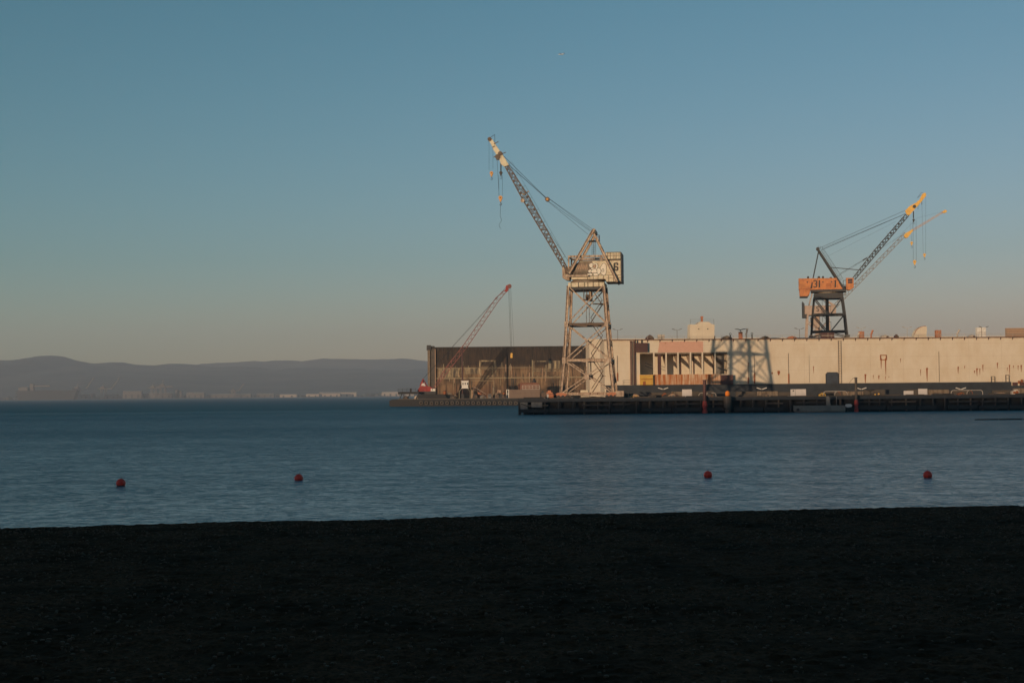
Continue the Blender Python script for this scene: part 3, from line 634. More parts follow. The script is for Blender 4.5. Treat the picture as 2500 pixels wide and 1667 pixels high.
# top coaming, brackets, rail
MB().box((-.1, -.35, ZT), (xE, .5, ZT + .14)).build('coaming', m_maroon, dock)
MB().box((-.05, -.12, ZT - .16), (xE, -.004, ZT - .05)).build('coaming', m_cream6, dock)
bx = []
x = DP(1551, 0)[0]; 
while x < xE - 1: bx.append(x); x += 2.80
for x in bx:
    MB().prismx([(-.34, ZT - .003), (-.003, ZT - .003), (-.003, ZT - .55)], x - .06, x + .06).build('bracket', m_maroon, dock)
rl = MB()
for k in (.45, .72): rl.tube((0, -.3, ZT + .14 + k), (xE, -.3, ZT + .14 + k), .022, n=5)
rl = rl.build('railing', m_pale, dock)
for x in bx: MB().tube((x, -.3, ZT + .14), (x, -.3, ZT + .14 + .72), .03, n=5).build('railing_post', m_pale, rl)
# recess: posts at the face with triangular gussets running back
PX = [1596.5, 1626.5, 1655.5, 1686, 1715, 1746]
for px_ in PX:
    x = DP(px_, 880)[0]; MB().box((x - .16, .0, oz0), (x + .16, .32, oz1)).build('frame_post', m_cream, dock)
    if px_ > 1600: MB().prismx([(.32, oz1 - 3.3), (RD - .003, oz1 - .55), (RD - .003, oz1 - .003), (RD - .9, oz1 - .003), (.32, oz1 - 2.55)], x - .16, x + .16).build('knee_brace', m_cream6, dock)
for px_ in (1669.5, 1702.5): x = DP(px_, 880)[0]; MB().box((x - .09, RD - .25, oz0), (x + .09, RD - .003, oz1)).build('recess_pipe', m_maroon, dock)
MB().box((ox0, .05, oz1 - .32), (ox1, .35, oz1)).build('lintel', m_grime, dock)
x = DP(1611, 0)[0]; MB().box((x - .35, .4, oz0), (x + .35, 1.2, oz1 - .3)).build('recess_locker', m_maroon, dock)
a = DP(1752, 875); b = DP(1774, 883); c_ = DP(1752, 897); d_ = DP(1774, 905)
MB().beam((a[0], .15, a[1]), (b[0], .15, b[1]), .2).build('stair_rail', m_black, dock); MB().beam((c_[0], .15, c_[1]), (d_[0], .15, d_[1]), .26).build('stair_rail', m_black, dock)
a = DP(1766.5, 0)[0]; MB().box((a - .1, .15, oz0), (a + .1, .35, oz1)).build('stair_post', m_black, dock)
m = MB(); a = DP(1750, 0)[0]; m.box((a, RD - .6, oz0), (ox1 - .003, RD - .003, oz1 - .003)).build('recess_panel', m_grey, dock, label='olive grey panel at the right of the recess')
for k, (y_, z_) in enumerate(((886, .2), (893, .2))):
    p = DP(1575, y_); q = DP(1594, y_ + 7); MB().beam((p[0], .1, p[1]), (q[0], .1, q[1]), .13).build('stair_rail', m_black, dock)
# pink patch, dark locker, bulwark, boxes
a, b = DP(1607, 861), DP(1716.5, 833)
MB().prism([(a[0] - .1, a[1] + .05), (b[0], a[1] + .05), (b[0], b[1]), (a[0] + .35, b[1])], -.02, -.003).build('primer_patch', m_pink, dock, label='pink primed panel')
a, b = DP(1551.5, 860), DP(1580.5, 837); m = MB().box((a[0], -.7, a[1]), (b[0], -.003, b[1])); lk = m.build('wall_locker', m_maroon, dock, bevel=.03, label='dark maroon locker under the coaming')
m = MB()
for k in (.3, .55, .8): m.box((a[0] - .02, -.74, a[1] + (b[1] - a[1]) * k), (b[0] + .02, -.703, a[1] + (b[1] - a[1]) * k + .06))
m.build('locker_rib', m_black, lk)
x = (a[0] + b[0]) / 2 ; MB().tube((x, -.3, b[1]), (x, -.3, ZT), .12, n=8).tube((x - 1, -.3, b[1]), (x - 1, -.3, ZT), .08, n=8).build('pipe', m_black, dock)
a, b = DP(1594, 938), DP(1758, 913); MB().box((a[0], -.32, ZB - .02), (b[0], -.003, b[1])).build('bulwark', m_rusty, dock, label='cream bulwark streaked with orange rust')
a, b = DP(1562, 938), DP(1593, 916); m = MB().box((a[0], -1.0, ZB), (b[0], -.003, b[1])); yb_ = m.build('yellow_locker', m_yellowbox, dock, bevel=.04, label='bright yellow deck locker')
m = MB().box((a[0] + .05, -1.04, ZB + (b[1] - ZB) * .55), (b[0] - .05, -1.003, ZB + (b[1] - ZB) * .62)); m.box((a[0] + .6, -1.03, ZB), (a[0] + 1.2, -1.003, ZB + .8)); m.build('locker_seam', m_rust, yb_)
MB().box((a[0] - .1, -1.1, b[1]), (b[0] + .1, -.003, b[1] + .1)).build('locker_lid', m_yellow, yb_)
a, b = DP(1758.5, 938), DP(1788, 915); MB().box((a[0], -1.0, ZB), (b[0], -.003, b[1])).build('deck_box', m_maroon, dock, bevel=.04, label='dark maroon box at the end of the bulwark')
# pipes up the wall
for px_, w_ in ((1540.5, .42), (1548.5, .42)):
    x = DP(px_, 880)[0]; pp = MB().box((x - w_ / 2, -.35, ZB - .02), (x + w_ / 2, -.003, ZT - .2)).build('service_trunk', m_maroon, dock)
    for k in range(22): z = ZB + (ZT - ZB - .4) * k / 22; MB().box((x - w_ * .62, -.40, z), (x + w_ * .62, -.352, z + .10)).build('rung', m_cream6 if px_ < 1545 else m_lattice, pp)
for px_, y0_, y1_, rb in ((1925.5, 862, 936, True), (2293, 858, 932, False), (1976, 866, 934, False), (1507, 873, 900, False), (1842, 865, 936, True), (1507.5, 868, 930, True), (1827, 890, 936, True)):
    a, b = DP(px_, y1_), DP(px_, y0_); z0 = max(a[1], ZB)
    MB().tube((a[0], -.08, z0), (a[0], -.08, b[1]), .045 if px_ != 1976 else .02, n=6).build('standpipe', m_lattice, dock)
    if rb: MB().box((a[0] - .12, -.16, z0), (a[0] + .12, -.003, z0 + (b[1] - z0) * .32)).build('standpipe_foot', m_rust, dock)
# ladder, door
a, b = DP(2051, 934), DP(2051, 831); ladder(dock, (a[0], -.14, ZB), (a[0], -.14, b[1]), .62, 26, .035)
a, b = DP(2017, 936), DP(2046, 909.5); c_ = .35
MB().prism([(a[0], ZB), (b[0], ZB), (b[0], b[1] - c_), (b[0] - c_, b[1]), (a[0] + c_, b[1]), (a[0], b[1] - c_)], -.10, -.003).build('dock_door', m_door, dock, label='dark blue door with cut corners')
dd = MB().prism([(a[0] - .12, ZB), (a[0], ZB), (a[0], b[1] - c_), (a[0] + c_, b[1]), (b[0] - c_, b[1]), (b[0], b[1] - c_), (b[0], ZB), (b[0] + .12, ZB), (b[0] + .12, b[1] - c_ + .05), (b[0] - c_ + .05, b[1] + .12), (a[0] + c_ - .05, b[1] + .12), (a[0] - .12, b[1] - c_ + .05)], -.2, -.003).build('door_frame', m_black, dock)
# stains: lugs with rust running down
def stain(px_, y0_, y1_, w_, mat=m_rust, lug=True):
    a = DP(px_, y0_); b = DP(px_, y1_); W = w_ * .0825 / 2; zb_ = max(b[1], ZB + .02)
    m = MB().prism([(a[0] - W, a[1]), (a[0] - W * .8, (a[1] + zb_) / 2), (a[0] - W * .25, zb_), (a[0] + W * .3, zb_), (a[0] + W * .7, (a[1] + zb_) / 2), (a[0] + W, a[1])], -.012, -.003)
    if lug: m.box((a[0] - W * 1.1, -.10, a[1]), (a[0] + W * 1.1, -.003, a[1] + W * 2.2))
    m.build('rust_stain', mat, dock)
for s_ in ((2112.5, 917, 935, 4), (2132, 917, 925, 1.6), (2145.5, 919.5, 926, 3), (2151, 878, 900, 3.2), (2162, 878, 915, 3.6), (2161.5, 920, 928, 1.5), (2170, 920, 922, 1.5), (2198.5, 877, 886, 1.8),
           (2247.5, 904, 918, 2), (2263, 902, 931, 4.2), (2339, 898, 912, 3), (2355, 895, 900, 1.8), (2385, 902, 918, 3.4), (2379, 907, 911, 2.5), (2392, 902, 915, 2.2), (2399.5, 893, 908, 2.6), (2435, 888, 900, 2.8),
           (2459, 899, 906, 1.6), (2464.5, 893, 915, 2.6), (2474, 894, 899, 1.6), (2485.5, 894, 904, 2), (2493, 894, 908, 3.2), (1827, 887, 896, 2), (1843, 912, 922, 2.4), (1885, 911.5, 914, 3), (1901, 911, 916, 6), (1986, 896, 912, 2), (1624, 839, 843, 2)):
    stain(*s_)
a, b = DP(2148.5, 879), DP(2164, 866)
m = MB(); w_ = .16
m.box((a[0], -.2, a[1]), (b[0], -.003, a[1] + w_)); m.box((a[0], -.2, b[1] - w_), (b[0], -.003, b[1])); m.box((a[0], -.198, a[1] + w_), (a[0] + w_, -.003, b[1] - w_)); m.box((b[0] - w_, -.198, a[1] + w_), (b[0], -.003, b[1] - w_))
m.build('fender_frame', m_rust, dock, label='square rusty frame leaking rust down the wall')
for px_, y0_ in ((2423, 919), (2458, 915.5)):
    a = DP(px_ - 4, 931); b = DP(px_ + 4, y0_); m = MB()
    for x in (a[0], b[0]): m.beam((x, -.3, ZB), (x, -.3, b[1]), .09)
    m.beam((a[0], -.3, b[1]), (b[0], -.3, b[1]), .09); m.beam((a[0], -.3, (ZB + b[1]) / 2), (b[0], -.3, (ZB + b[1]) / 2), .07); m.build('step_hoop', m_lattice, dock)
m = MB(); a = DP(2520, 0)[0]
for k in range(6): x = DP(2482 + k * 7, 0)[0]; m.box((x, -.6, ZB - .4 + (k % 3) * .25), (x + .4, -.41, ZB + .2 + (k % 2) * .3))
m.build('fairlead', m_rust, dock)
a, b = DP(1521, 940), DP(1539, 928); rail(dock, [(a[0], -.3, ZB), (b[0], -.3, ZB)], b[1] - ZB, m_lattice, .03, post=1.3)

# things standing on the wing wall
TOP = lambda x, y=2.0: df.o + df.X * x + df.Y * y + Vector((0, 0, ZT))
def topfr(px, dy): x = df.L(px, 820, dy).x; v = TOP(x, dy); return Fr(v.x, v.y, v.z + .002, DYAW)
def WZ(fr, px, py, dy=0): return fr.L(px, py, dy)
# deckhouse
f = topfr(1714, 2.2); t = thing('deckhouse', f, 'square cream deckhouse with stepped roof and short funnel on top of the cream dock', 'deckhouse')
g = lambda px, py: (f.L(px, py).x, max(0, f.L(px, py).z))
MB().prism([(g(1684, 0)[0], 0), (g(1744, 0)[0], 0), g(1744, 793), g(1740, 792), g(1734, 789.5), g(1731, 786), g(1708, 785.5), g(1704, 789), g(1702, 792.5), g(1684.5, 792)], -.3, 3.2).build('wall', m_cream, t)
a = g(1715.5, 786); b = g(1715.5, 771.5)
MB().box((a[0] - .22, .8, a[1] - .05), (a[0] + .22, 1.3, b[1])).box((a[0] - .3, .7, b[1] - .3), (a[0] + .3, 1.4, b[1] - .1)).build('funnel', m_brick, t)
MB().tube((g(1705, 803)[0], -.42, g(1705, 803)[1]), (g(1705, 803)[0], -.3, g(1705, 803)[1]), .13, n=10).build('porthole', m_black, t); MB().tube((g(1727, 803)[0], -.42, g(1727, 803)[1]), (g(1727, 803)[0], -.3, g(1727, 803)[1]), .13, n=10).build('porthole', m_black, t)
for xx in (1685.5, 1743): a = g(xx, 793); b = g(xx, 779); MB().tube((a[0], 0, a[1] - .1), (a[0], 0, b[1]), .03, n=5).build('rail_post', m_lattice, t)
m = MB()
for yy in (780, 785): a = g(1685.5, yy); b = g(1743, yy); m.tube((a[0], 0, a[1]), (b[0], 0, a[1]), .016, n=4)
m.build('guard_rail', m_lattice, t)
m = MB().box((g(1744, 0)[0], 0, .1), (g(1747, 0)[0], .6, .9)).box((g(1744, 0)[0], 0, 1.7), (g(1745.5, 0)[0], .4, 2.1)); m.build('junction_box', m_black, t)
# lamp masts
def lamp_mast(px, pytop, label, mat, arm=1.0, dy=1.2, thick=.05):
    f = topfr(px, dy); h = f.L(px, pytop).z; t = thing('lamp_mast', f, label, 'lamp mast', 'lamp masts on the cream dock')
    MB().tube((0, 0, 0), (0, 0, h - .15), .045, n=7).build('mast', mat, t)
    for s in (-1, 1):
        MB().beam((0, 0, h - .25), (s * arm, 0, h + .05), thick, thick).build('arm', mat, t)
        MB().prism([(s * arm * .55, h - .10), (s * arm * 1.12, h + .06), (s * arm * 1.12, h + .06 + thick * 2), (s * arm * .55, h - .08 + thick * 2)], -.14, .14).build('lamp_head', mat, t)
    return t
lamp_mast(1508, 804, 'thin twin-arm lamp mast at the left end of the cream dock', m_lattice)
lamp_mast(1653, 804, 'twin-arm lamp mast just left of the stepped deckhouse', m_lattice)
lamp_mast(1952, 802, 'thin twin-arm lamp mast left of the orange crane numbered 31', m_lattice)
lamp_mast(2103, 800, 'twin-arm lamp mast above the brick red slatted cabinet right of the orange crane', m_pale)
lamp_mast(2215, 799, 'twin-arm lamp mast just left of the quarter-round hood', m_pale)
lamp_mast(2402, 798, 'twin-arm lamp mast beside the pale square housing near the right edge', m_lattice)
f = topfr(1808, .9); t = thing('lamp_mast', f, 'heavy grey gull-wing lamp mast on a brown cabinet in the middle of the cream dock', 'lamp mast', 'lamp masts on the cream dock')
h = f.L(1808, 806).z; MB().box((-.42, -.3, 0), (.42, .3, f.L(1808, 810).z)).build('cabinet', m_brick, t, bevel=.02); MB().tube((0, 0, f.L(1808, 810).z), (0, 0, h), .06, n=6).build('mast', m_grey, t)
for s in (-1, 1): MB().prism([(0, h - .05), (s * .6, h + .12), (s * 1.25, h + .2), (s * 1.3, h + .32), (s * .6, h + .32), (0, h + .14)], -.2, .2).build('lamp_head', m_grey, t)
def crate(px0, px1, py0, label, mat, name='vent_cabinet', cat='cabinet', dy=1.0, slats=3, rib=m_cream6, group=None):
    f = topfr((px0 + px1) / 2, dy); t = thing(name, f, label, cat, group); h = f.L(px0, py0).z; w_ = (f.L(px1, py0).x - f.L(px0, py0).x) / 2
    MB().box((-w_, -.35, 0), (w_, .7, h)).build('body', mat, t, bevel=.02)
    if slats:
        m = MB()
        for k in range(slats): z = h * (k + .7) / (slats + .4); m.box((-w_ - .02, -.39, z), (w_ + .02, -.353, z + .07))
        m.box((-.04, -.40, 0.02), (.04, -.354, h)); m.build('slats', rib, t)
    return t
crate(2098, 2109, 809, 'brick red slatted cabinet on the cream dock beneath a lamp mast', m_brick)
crate(2284.5, 2297, 806, 'brick red slatted cabinet right of the quarter-round hood', m_brick)
crate(2384.5, 2406, 799.5, 'pale square housing on the cream dock near the right edge', m_white, 'equipment_housing', 'housing', slats=1, rib=m_lattice)
crate(2457, 2545, 801, 'long tan ribbed housing at the right edge of the picture on the dock', m_gtan, 'equipment_housing', 'housing', slats=4, rib=m_lattice)
crate(2005, 2036, 812, 'low maroon box beneath the dark legs of the orange crane', m_maroon, 'equipment_housing', 'housing', dy=4, slats=1)
crate(1606, 1622, 817, 'small pale box behind the rail left of the deckhouse', m_pale, 'equipment_housing', 'housing', slats=1, rib=m_lattice)
f = topfr(2246, 1.5); t = thing('ventilation_hood', f, 'cream quarter-round ventilation hood on top of the dock', 'hood')
g = lambda px, py: (f.L(px, py).x, max(0, f.L(px, py).z)); pl = [(g(2230, 0)[0], 0)] + [g(2230 + 26 * (1 - math.cos(k * .174)), 821 - 24.5 * math.sin(k * .174)) for k in range(1, 10)] + [g(2258, 796.5), g(2261, 799), (g(2261, 0)[0], 0)]
MB().prism(pl, -.6, 1.2).build('hood', m_cream, t); MB().path([(x, -.63, z) for x, z in pl[1:-2]], .05, 5).build('rim', m_brick, t)
def capstan(px, py, label, mat=m_maroon, w_=1.3, kind=0, name='deck_machinery', cat='machinery'):
    f = topfr(px, .9); h = f.L(px, py).z; t = thing(name, f, label, cat)
    if kind == 0:
        MB().prism([(-w_, 0), (w_, 0), (w_ * .9, h * .45), (w_ * .45, h * .8), (0, h), (-w_ * .6, h * .7), (-w_ * .95, h * .35)], -.4, .5).build('casing', mat, t, bevel=.04)
        MB().disc((w_ * .4, -.45, h * .35), h * .3, .12, 12).build('drum', m_lattice, t)
    elif kind == 1:
        MB().tube((0, 0, 0), (0, 0, h * .7), .14, n=10).build('stem', mat, t); MB().torus((0, 0, h * .8), .22, .05, 14, 6).build('hand_wheel', mat, t); MB().box((-.3, -.25, 0), (.3, .25, .2)).build('foot', m_lattice, t)
    else:
        MB().tube((0, 0, 0), (0, 0, h * .55), .18, n=10).build('stem', mat, t); MB().tube((0, 0, h * .5), (w_ * .4, 0, h), .17, .24, n=10).build('cowl', mat, t); MB().beam((-w_ * .4, 0, h * .5), (w_ * .4, 0, h * .55), .1).build('cross_bar', mat, t)
    return t
capstan(1586, 817, 'low rusty winch casing left of the pink panel, on the dock rail', m_maroon, 1.0)
capstan(1774, 819.5, 'low dark winch casing between the deckhouse and the gull-wing lamp', m_grime, 1.3)
capstan(1868, 820, 'low brown winch casing to the right of the gull-wing lamp', m_grime, 1.1)
capstan(1933, 820, 'shallow rusty dish-shaped casing beside the thin lamp mast', m_brick, 1.2)
capstan(2160, 817, 'pale orange winch casing between the brick red cabinet and the hood', m_pale, 1.2)
capstan(2188, 816, 'small dark rusty casing left of the quarter-round hood', m_maroon, .5)
capstan(2372, 817, 'low pale winch beside the pale square housing', m_pale, 1.0)
capstan(1836, 811, 'upright valve with a hand wheel right of the gull-wing lamp', m_lattice, 1, 1, 'valve', 'valve')
capstan(1783, 812, 'dark upright valve with a hand wheel beside the low dark winch', m_black, 1, 1, 'valve', 'valve')
capstan(2127, 806, 'orange cowl vent right of the brick red cabinet', m_brick, 1, 2, 'cowl_vent', 'vent')
capstan(2337, 805, 'pale cowl vent between the slatted cabinet and the pale housing', m_pale, 1.4, 2, 'cowl_vent', 'vent')
capstan(1822, 802, 'slim pale cowl vent close to the gull-wing lamp', m_pale, .7, 2, 'cowl_vent', 'vent')
capstan(2095, 812, 'small pale cowl vent left of the brick red cabinet', m_pale, .7, 2, 'cowl_vent', 'vent')

# ------------------------------------------------------------------ orange crane 31, on the far wing wall
f31 = Fr(0, 0, 0, DYAW); FY = 38.5
x = df.L(2022, 760, FY).x; v = df.o + df.X * x + df.Y * FY; f31 = Fr(v.x, v.y, ZT + 1.6, R(-11))
f31.ref = 700
k31 = thing('harbour_crane', f31, 'orange harbour crane numbered 31 with black tower and boom raised to the right', 'crane', 'harbour cranes')
P = lambda px, py, dy=0: (f31.L(px, py, dy).x, f31.L(px, py, dy).z)
def Pz(px, py, dy=0): return Vector((*((P(px, py, dy)[0], dy, P(px, py, dy)[1])),))
LVx = []
for l_, r_, py, d in ((1980, 2070, 824, 4.0), (1982, 2067.5, 809, 3.9), (1984.5, 2063, 767.5, 3.6), (1988, 2057, 726, 3.2)):
    a = f31.L(l_, py, -d); b = f31.L(r_, py, -d); LVx.append((a.x, b.x, max(0.0, a.z) if py > 820 else a.z, d))
def nd(i, sx, sy): l_, r_, z, d = LVx[i]; return Vector((l_ if sx < 0 else r_, d * sy, z))
for sx in (-1, 1):
    for sy in (-1, 1):
        m = MB()
        for i in range(3): m.ibeam(nd(i, sx, sy), nd(i + 1, sx, sy), .50)
        m.box(nd(0, sx, sy) - Vector((.5, .4, .0)), nd(0, sx, sy) + Vector((.5, .4, .5))); m.build('leg', m_black, k31)
for i in (1, 2):
    for sy in (-1, 1): MB().beam(nd(i, -1, sy), nd(i, 1, sy), .40, .3).build('cross_beam', m_black, k31)
    for sx in (-1, 1): MB().beam(nd(i, sx, -1), nd(i, sx, 1), .36, .3).build('cross_beam', m_black, k31)
def mid(i, sy): return (nd(i, -1, sy) + nd(i, 1, sy)) / 2
for sy in (-1, 1):
    for i in (1, 2):
        for sx in (-1, 1): MB().beam(nd(i + 1, sx, sy), mid(i, sy) + Vector((.5 * sx, 0, .1)), .26).build('brace', m_black, k31)
    for sx in (-1, 1): MB().beam(nd(1, sx * -1, sy) * .55 + nd(1, sx, sy) * .45, nd(0, sx, sy) + Vector((-sx * .2, 0, .2)), .22).build('brace', m_black, k31)
m = MB(); a = Pz(2019, 729); MB().tube((a.x, 0, 0), (a.x, 0, a.z), .42, n=12).build('centre_column', m_black, k31)
st = MB(); zz0 = 0
for i in range(5):
    z0 = i * LVx[3][2] / 5; z1 = (i + 1) * LVx[3][2] / 5; xa, xb_ = (-1.9, .2) if i % 2 else (.2, -1.9)
    for dy in (-.9, -.2): st.beam((xa, dy, z0), (xb_, dy, z1), .08, .14); st.tube((xa, dy, z0 + .8), (xb_, dy, z1 + .8), .03, n=4)
    st.box((xb_ - .5, -1.0, z1 - .06), (xb_ + .5, 0, z1)); st.beam((xb_ + .4, -1, z0), (xb_ + .4, -1, z1), .07)
st.build('stair', m_black, k31)
a, b = P(1987.5, 729, -3.3), P(2059, 714.5, -3.3); MB().box((a[0], -3.3, a[1]), (b[0], 3.3, b[1])).build('tower_cap', m_black, k31, bevel=.05)
cx31 = (a[0] + b[0]) / 2; MB().tube((cx31, 0, b[1]), (cx31, 0, b[1] + .35), 2.6, n=28).build('slewing_ring', m_grime, k31)
a, b = P(1980, 713, -2.5), P(2066, 705.5, -2.5); MB().box((a[0], -2.6, a[1]), (b[0], 2.6, b[1])).build('bed_frame', m_black, k31)
H = lambda px, py: P(px, py, -2.5)
zl = b[1]
hs31 = MB().prism([(H(1950, 0)[0], H(1950, 706)[1]), (H(1950, 0)[0], H(1950, 680)[1]), H(2042, 678.7), (H(2058, 0)[0], zl), (H(1979, 0)[0], zl)], -2.5, 2.4).build('machinery_house', m_orange, k31)
cw = MB().prism([(H(1951, 0)[0], H(0, 706)[1] if False else H(1951, 706)[1]), (H(1979, 0)[0], H(1979, 706)[1]), H(1976, 718), H(1972, 723), H(1952.5, 723)], -2.4, 2.3).build('counterweight', m_orange, k31)
a, b = H(1952.5, 725.3), H(1972, 723); MB().box((a[0], -2.3, a[1]), (b[0], 2.2, b[1])).build('counterweight_base', m_black, cw)
a, b = H(1951, 706.3), H(1979, 705); MB().box((a[0], -2.53, a[1]), (b[0], -2.504, b[1])).build('house_seam', m_rust, hs31)
# numerals
yA, yB = -2.53, -2.504
def stroke(m, pts, w_):
    for i, (a, b) in enumerate(zip(pts, pts[1:])):
        m.beam((a[0], yA - .002 * i, a[1]), (b[0], yA - .002 * i, b[1]), w_, .02)
m = MB(); pts = [H(1986, 687), H(1988, 685.3), H(1991.5, 685.3), H(1993.8, 687.5), H(1993.8, 690.5), H(1990.8, 692.8), H(1993.8, 695), H(1993.8, 699), H(1991.5, 701.2), H(1988, 701.2), H(1985.8, 699)]
stroke(m, pts, .26); m.build('number_three', m_ink, hs31, label='black numeral 3')
a, b = H(1999, 702), H(2002, 683.8); MB().box((a[0], yA, a[1]), (b[0], yB, b[1])).build('number_one', m_ink, hs31, label='black numeral 1')
a, b = H(2037.8, 701.5), H(2040.8, 684); MB().box((a[0], yA, a[1]), (b[0], yB, b[1])).build('painted_bar', m_ink, hs31)
for xx, yy in ((1971, 689), (2009, 688.4), (2030, 688)): p = H(xx, yy); MB().disc((p[0], -2.52, p[1]), .17, .05, 12).build('porthole', m_black, hs31)
m = MB(); a, b = H(2016, 703), H(2035, 693)
for z in (0, .5, 1): m.box((a[0], -2.8, a[1] + (b[1] - a[1]) * z), (b[0], -2.74, a[1] + (b[1] - a[1]) * z + .05))
for x in (0, .5, 1): m.box((a[0] + (b[0] - a[0]) * x, -2.795, a[1]), (a[0] + (b[0] - a[0]) * x + .05, -2.745, b[1]))
m.build('balcony_rail', m_brick, hs31); a, b = H(2019, 700), H(2029, 692.5); m = MB()
for k in range(4): m.box((a[0], yA, a[1] + k * .2), (b[0], yB, a[1] + k * .2 + .09))
m.build('louvre', m_rust, hs31)
for xx, w_, h_ in ((1973, 5, 6.5), (1999.5, 6.5, 6.5), (2009.5, 5, 6.8), (2028.7, 6, 4.5)):
    p = H(xx, 680); W = w_ * .105 / 2; MB().tube((p[0], -1.2, p[1] - .2), (p[0], -1.2, p[1] + h_ * .075), W, n=12).tube((p[0], -1.2, p[1] + h_ * .075), (p[0], -1.2, p[1] + h_ * .105), W, W * .5, n=12).build('roof_vent', m_black, hs31)
Q = lambda px, py: P(px, py, -2.7)
a, b = Q(2066, 707), Q(2084, 678.5); cb = MB().prism([(a[0], a[1]), (a[0] + .9, a[1] - .1), (b[0], a[1] + .5), (b[0], b[1]), (a[0], b[1] + .05)], -2.8, -.9).build('operator_cab', m_orange, k31, bevel=.03)
a, b = Q(2070, 692), Q(2081, 681); MB().box((a[0], -2.84, a[1]), (b[0], -2.803, b[1])).build('window', m_glass, cb); MB().box((a[0], -2.86, a[1] + .45), (b[0], -2.842, a[1] + .55)).build('window_bar', m_orange, cb)
a, b = Q(2059, 706), Q(2066, 684); m = MB()
for x in (a[0], b[0]): m.beam((x, -2.0, a[1]), (x, -2.0, b[1]), .14)
for z in (b[1], (a[1] + b[1]) / 2): m.beam((a[0], -2, z), (b[0], -2, z), .12)
m.box((a[0], -2.0, a[1]), (b[0], 1.5, a[1] + .9)); m.build('boom_carriage', m_black, k31)
ap = Pz(1996.5, 609)
for sy in (-1, 1):
    A = Vector((ap.x, .5 * sy, ap.z)); fl = f31.L(2061, 706, -2.5); bl = f31.L(1980, 704, -2.6)
    MB().ibeam(A, (fl.x, 2.6 * sy, fl.z), .56).build('a_frame_leg', m_black, k31); MB().beam(A - Vector((-.2, 0, .5)), (bl.x, 2.7 * sy, bl.z), .30).build('a_frame_leg', m_black, k31)
MB().box((ap.x - .4, -.8, ap.z - .2), (ap.x + .45, .8, ap.z + .3)).disc((ap.x, 0, ap.z + .1), .42, 1.2).build('apex_head', m_black, k31)
for o_ in (1.0,): a = Pz(2008, 610, -.8); b = Pz(2056, 683, -1.8); ladder(k31, a, b, .7, 34, .03, m_black, axis=Vector((.75, 0, .55)).normalized())
a = Pz(1998, 604); b = Pz(2008, 603); rail(k31, [(a.x, -.6, a.z - .5), (b.x, -.6, b.z - .8)], .7, m_black, .03, post=.6)
MB().beam(Pz(2029, 653, -.6), Pz(2096, 659, -.4), .18).build('back_stop', m_black, k31)
a0, a1 = Pz(2087, 683), Pz(2218, 527.5); b0, b1 = Pz(2080.5, 680.5), Pz(2211, 523.5)
am, bm_ = Pz(2142, 618), Pz(2134.5, 611.5)
lattice(k31, am, a1, bm_, b1, 1.1, 24, .10, .045, m_black, m_black); lattice(k31, am, a0, bm_, b0, 1.1, 18, .10, .045, m_black, m_black)
bh = MB().prism([P(*q) for q in ((2209.5, 515), (2221, 503.6), (2242.6, 492), (2251.6, 474), (2256, 472.5), (2260.5, 473.5), (2260.5, 479), (2245, 498.5), (2228.6, 516), (2219.7, 526.5), (2214, 525))], -.4, .4).build('boom_head', m_yellow, k31)
for c_, r_ in (((2257, 475), .36), ((2232, 505), .42), ((2242, 494), .35)): p = P(*c_); MB().disc((p[0], 0, p[1]), r_, 1.0).build('sheave', m_black if r_ > .36 else m_yellow, bh)
m = MB().path([Pz(2250, 476), Pz(2240, 483), Pz(2250, 470), Pz(2256, 473)], .035); m.build('aerial', m_black, bh)
rope([Pz(2208.5, 514.5, -.3), Pz(2006, 603.5, -.3)], .04, par=k31); rope([Pz(2209.5, 522.5, .2), Pz(2004, 611, .2)], .06, par=k31); rope([Pz(2209, 523, -.1), Pz(2100, 568, 0), Pz(2006, 607)], .025, par=k31)
rope([Pz(2187, 541), Pz(2022, 625)], .015, par=k31); rope([Pz(2116, 631), Pz(2050, 668)], .03, par=k31); rope([Pz(2112, 634), Pz(2044, 676)], .02, par=k31)
MB().beam(Pz(2106, 636, -.5), Pz(2117, 630, -.5), .25).build('rope_guide', m_black, k31)
for k in range(8): t_ = k / 8; p_ = b0.lerp(b1, t_ + .06); MB().beam(p_ + Vector((0, .5, 0)), p_ + Vector((-.45, .5, .5)), .05).build('rail_stanchion', m_black, k31)
rope([Pz(2230, 516), Pz(2230, 533)], .14, par=k31); p = P(2230.5, 537); hook_block(k31, (p[0], 0, p[1]), .28, m_black)
for x_ in (2229, 2236.5): rope([Pz(x_, 538), Pz(x_ + .6, 640)], .03, par=k31)
p = P(2233, 639); hook_block(k31, (p[0], 0, p[1]), .40, m_yellow)
for x_, y_ in ((2250.5, 490), (2260, 480)): rope([Pz(x_, y_), Pz(2254 if x_ < 2255 else 2260, 620)], .02, par=k31)
rope([Pz(2242, 495), Pz(2241, 511)], .05, par=k31); rope([Pz(2250.5, 490), Pz(2250.5, 500)], .07, par=k31)
p = P(2257, 622); hook_block(k31, (p[0], 0, p[1]), .32, m_yellow)

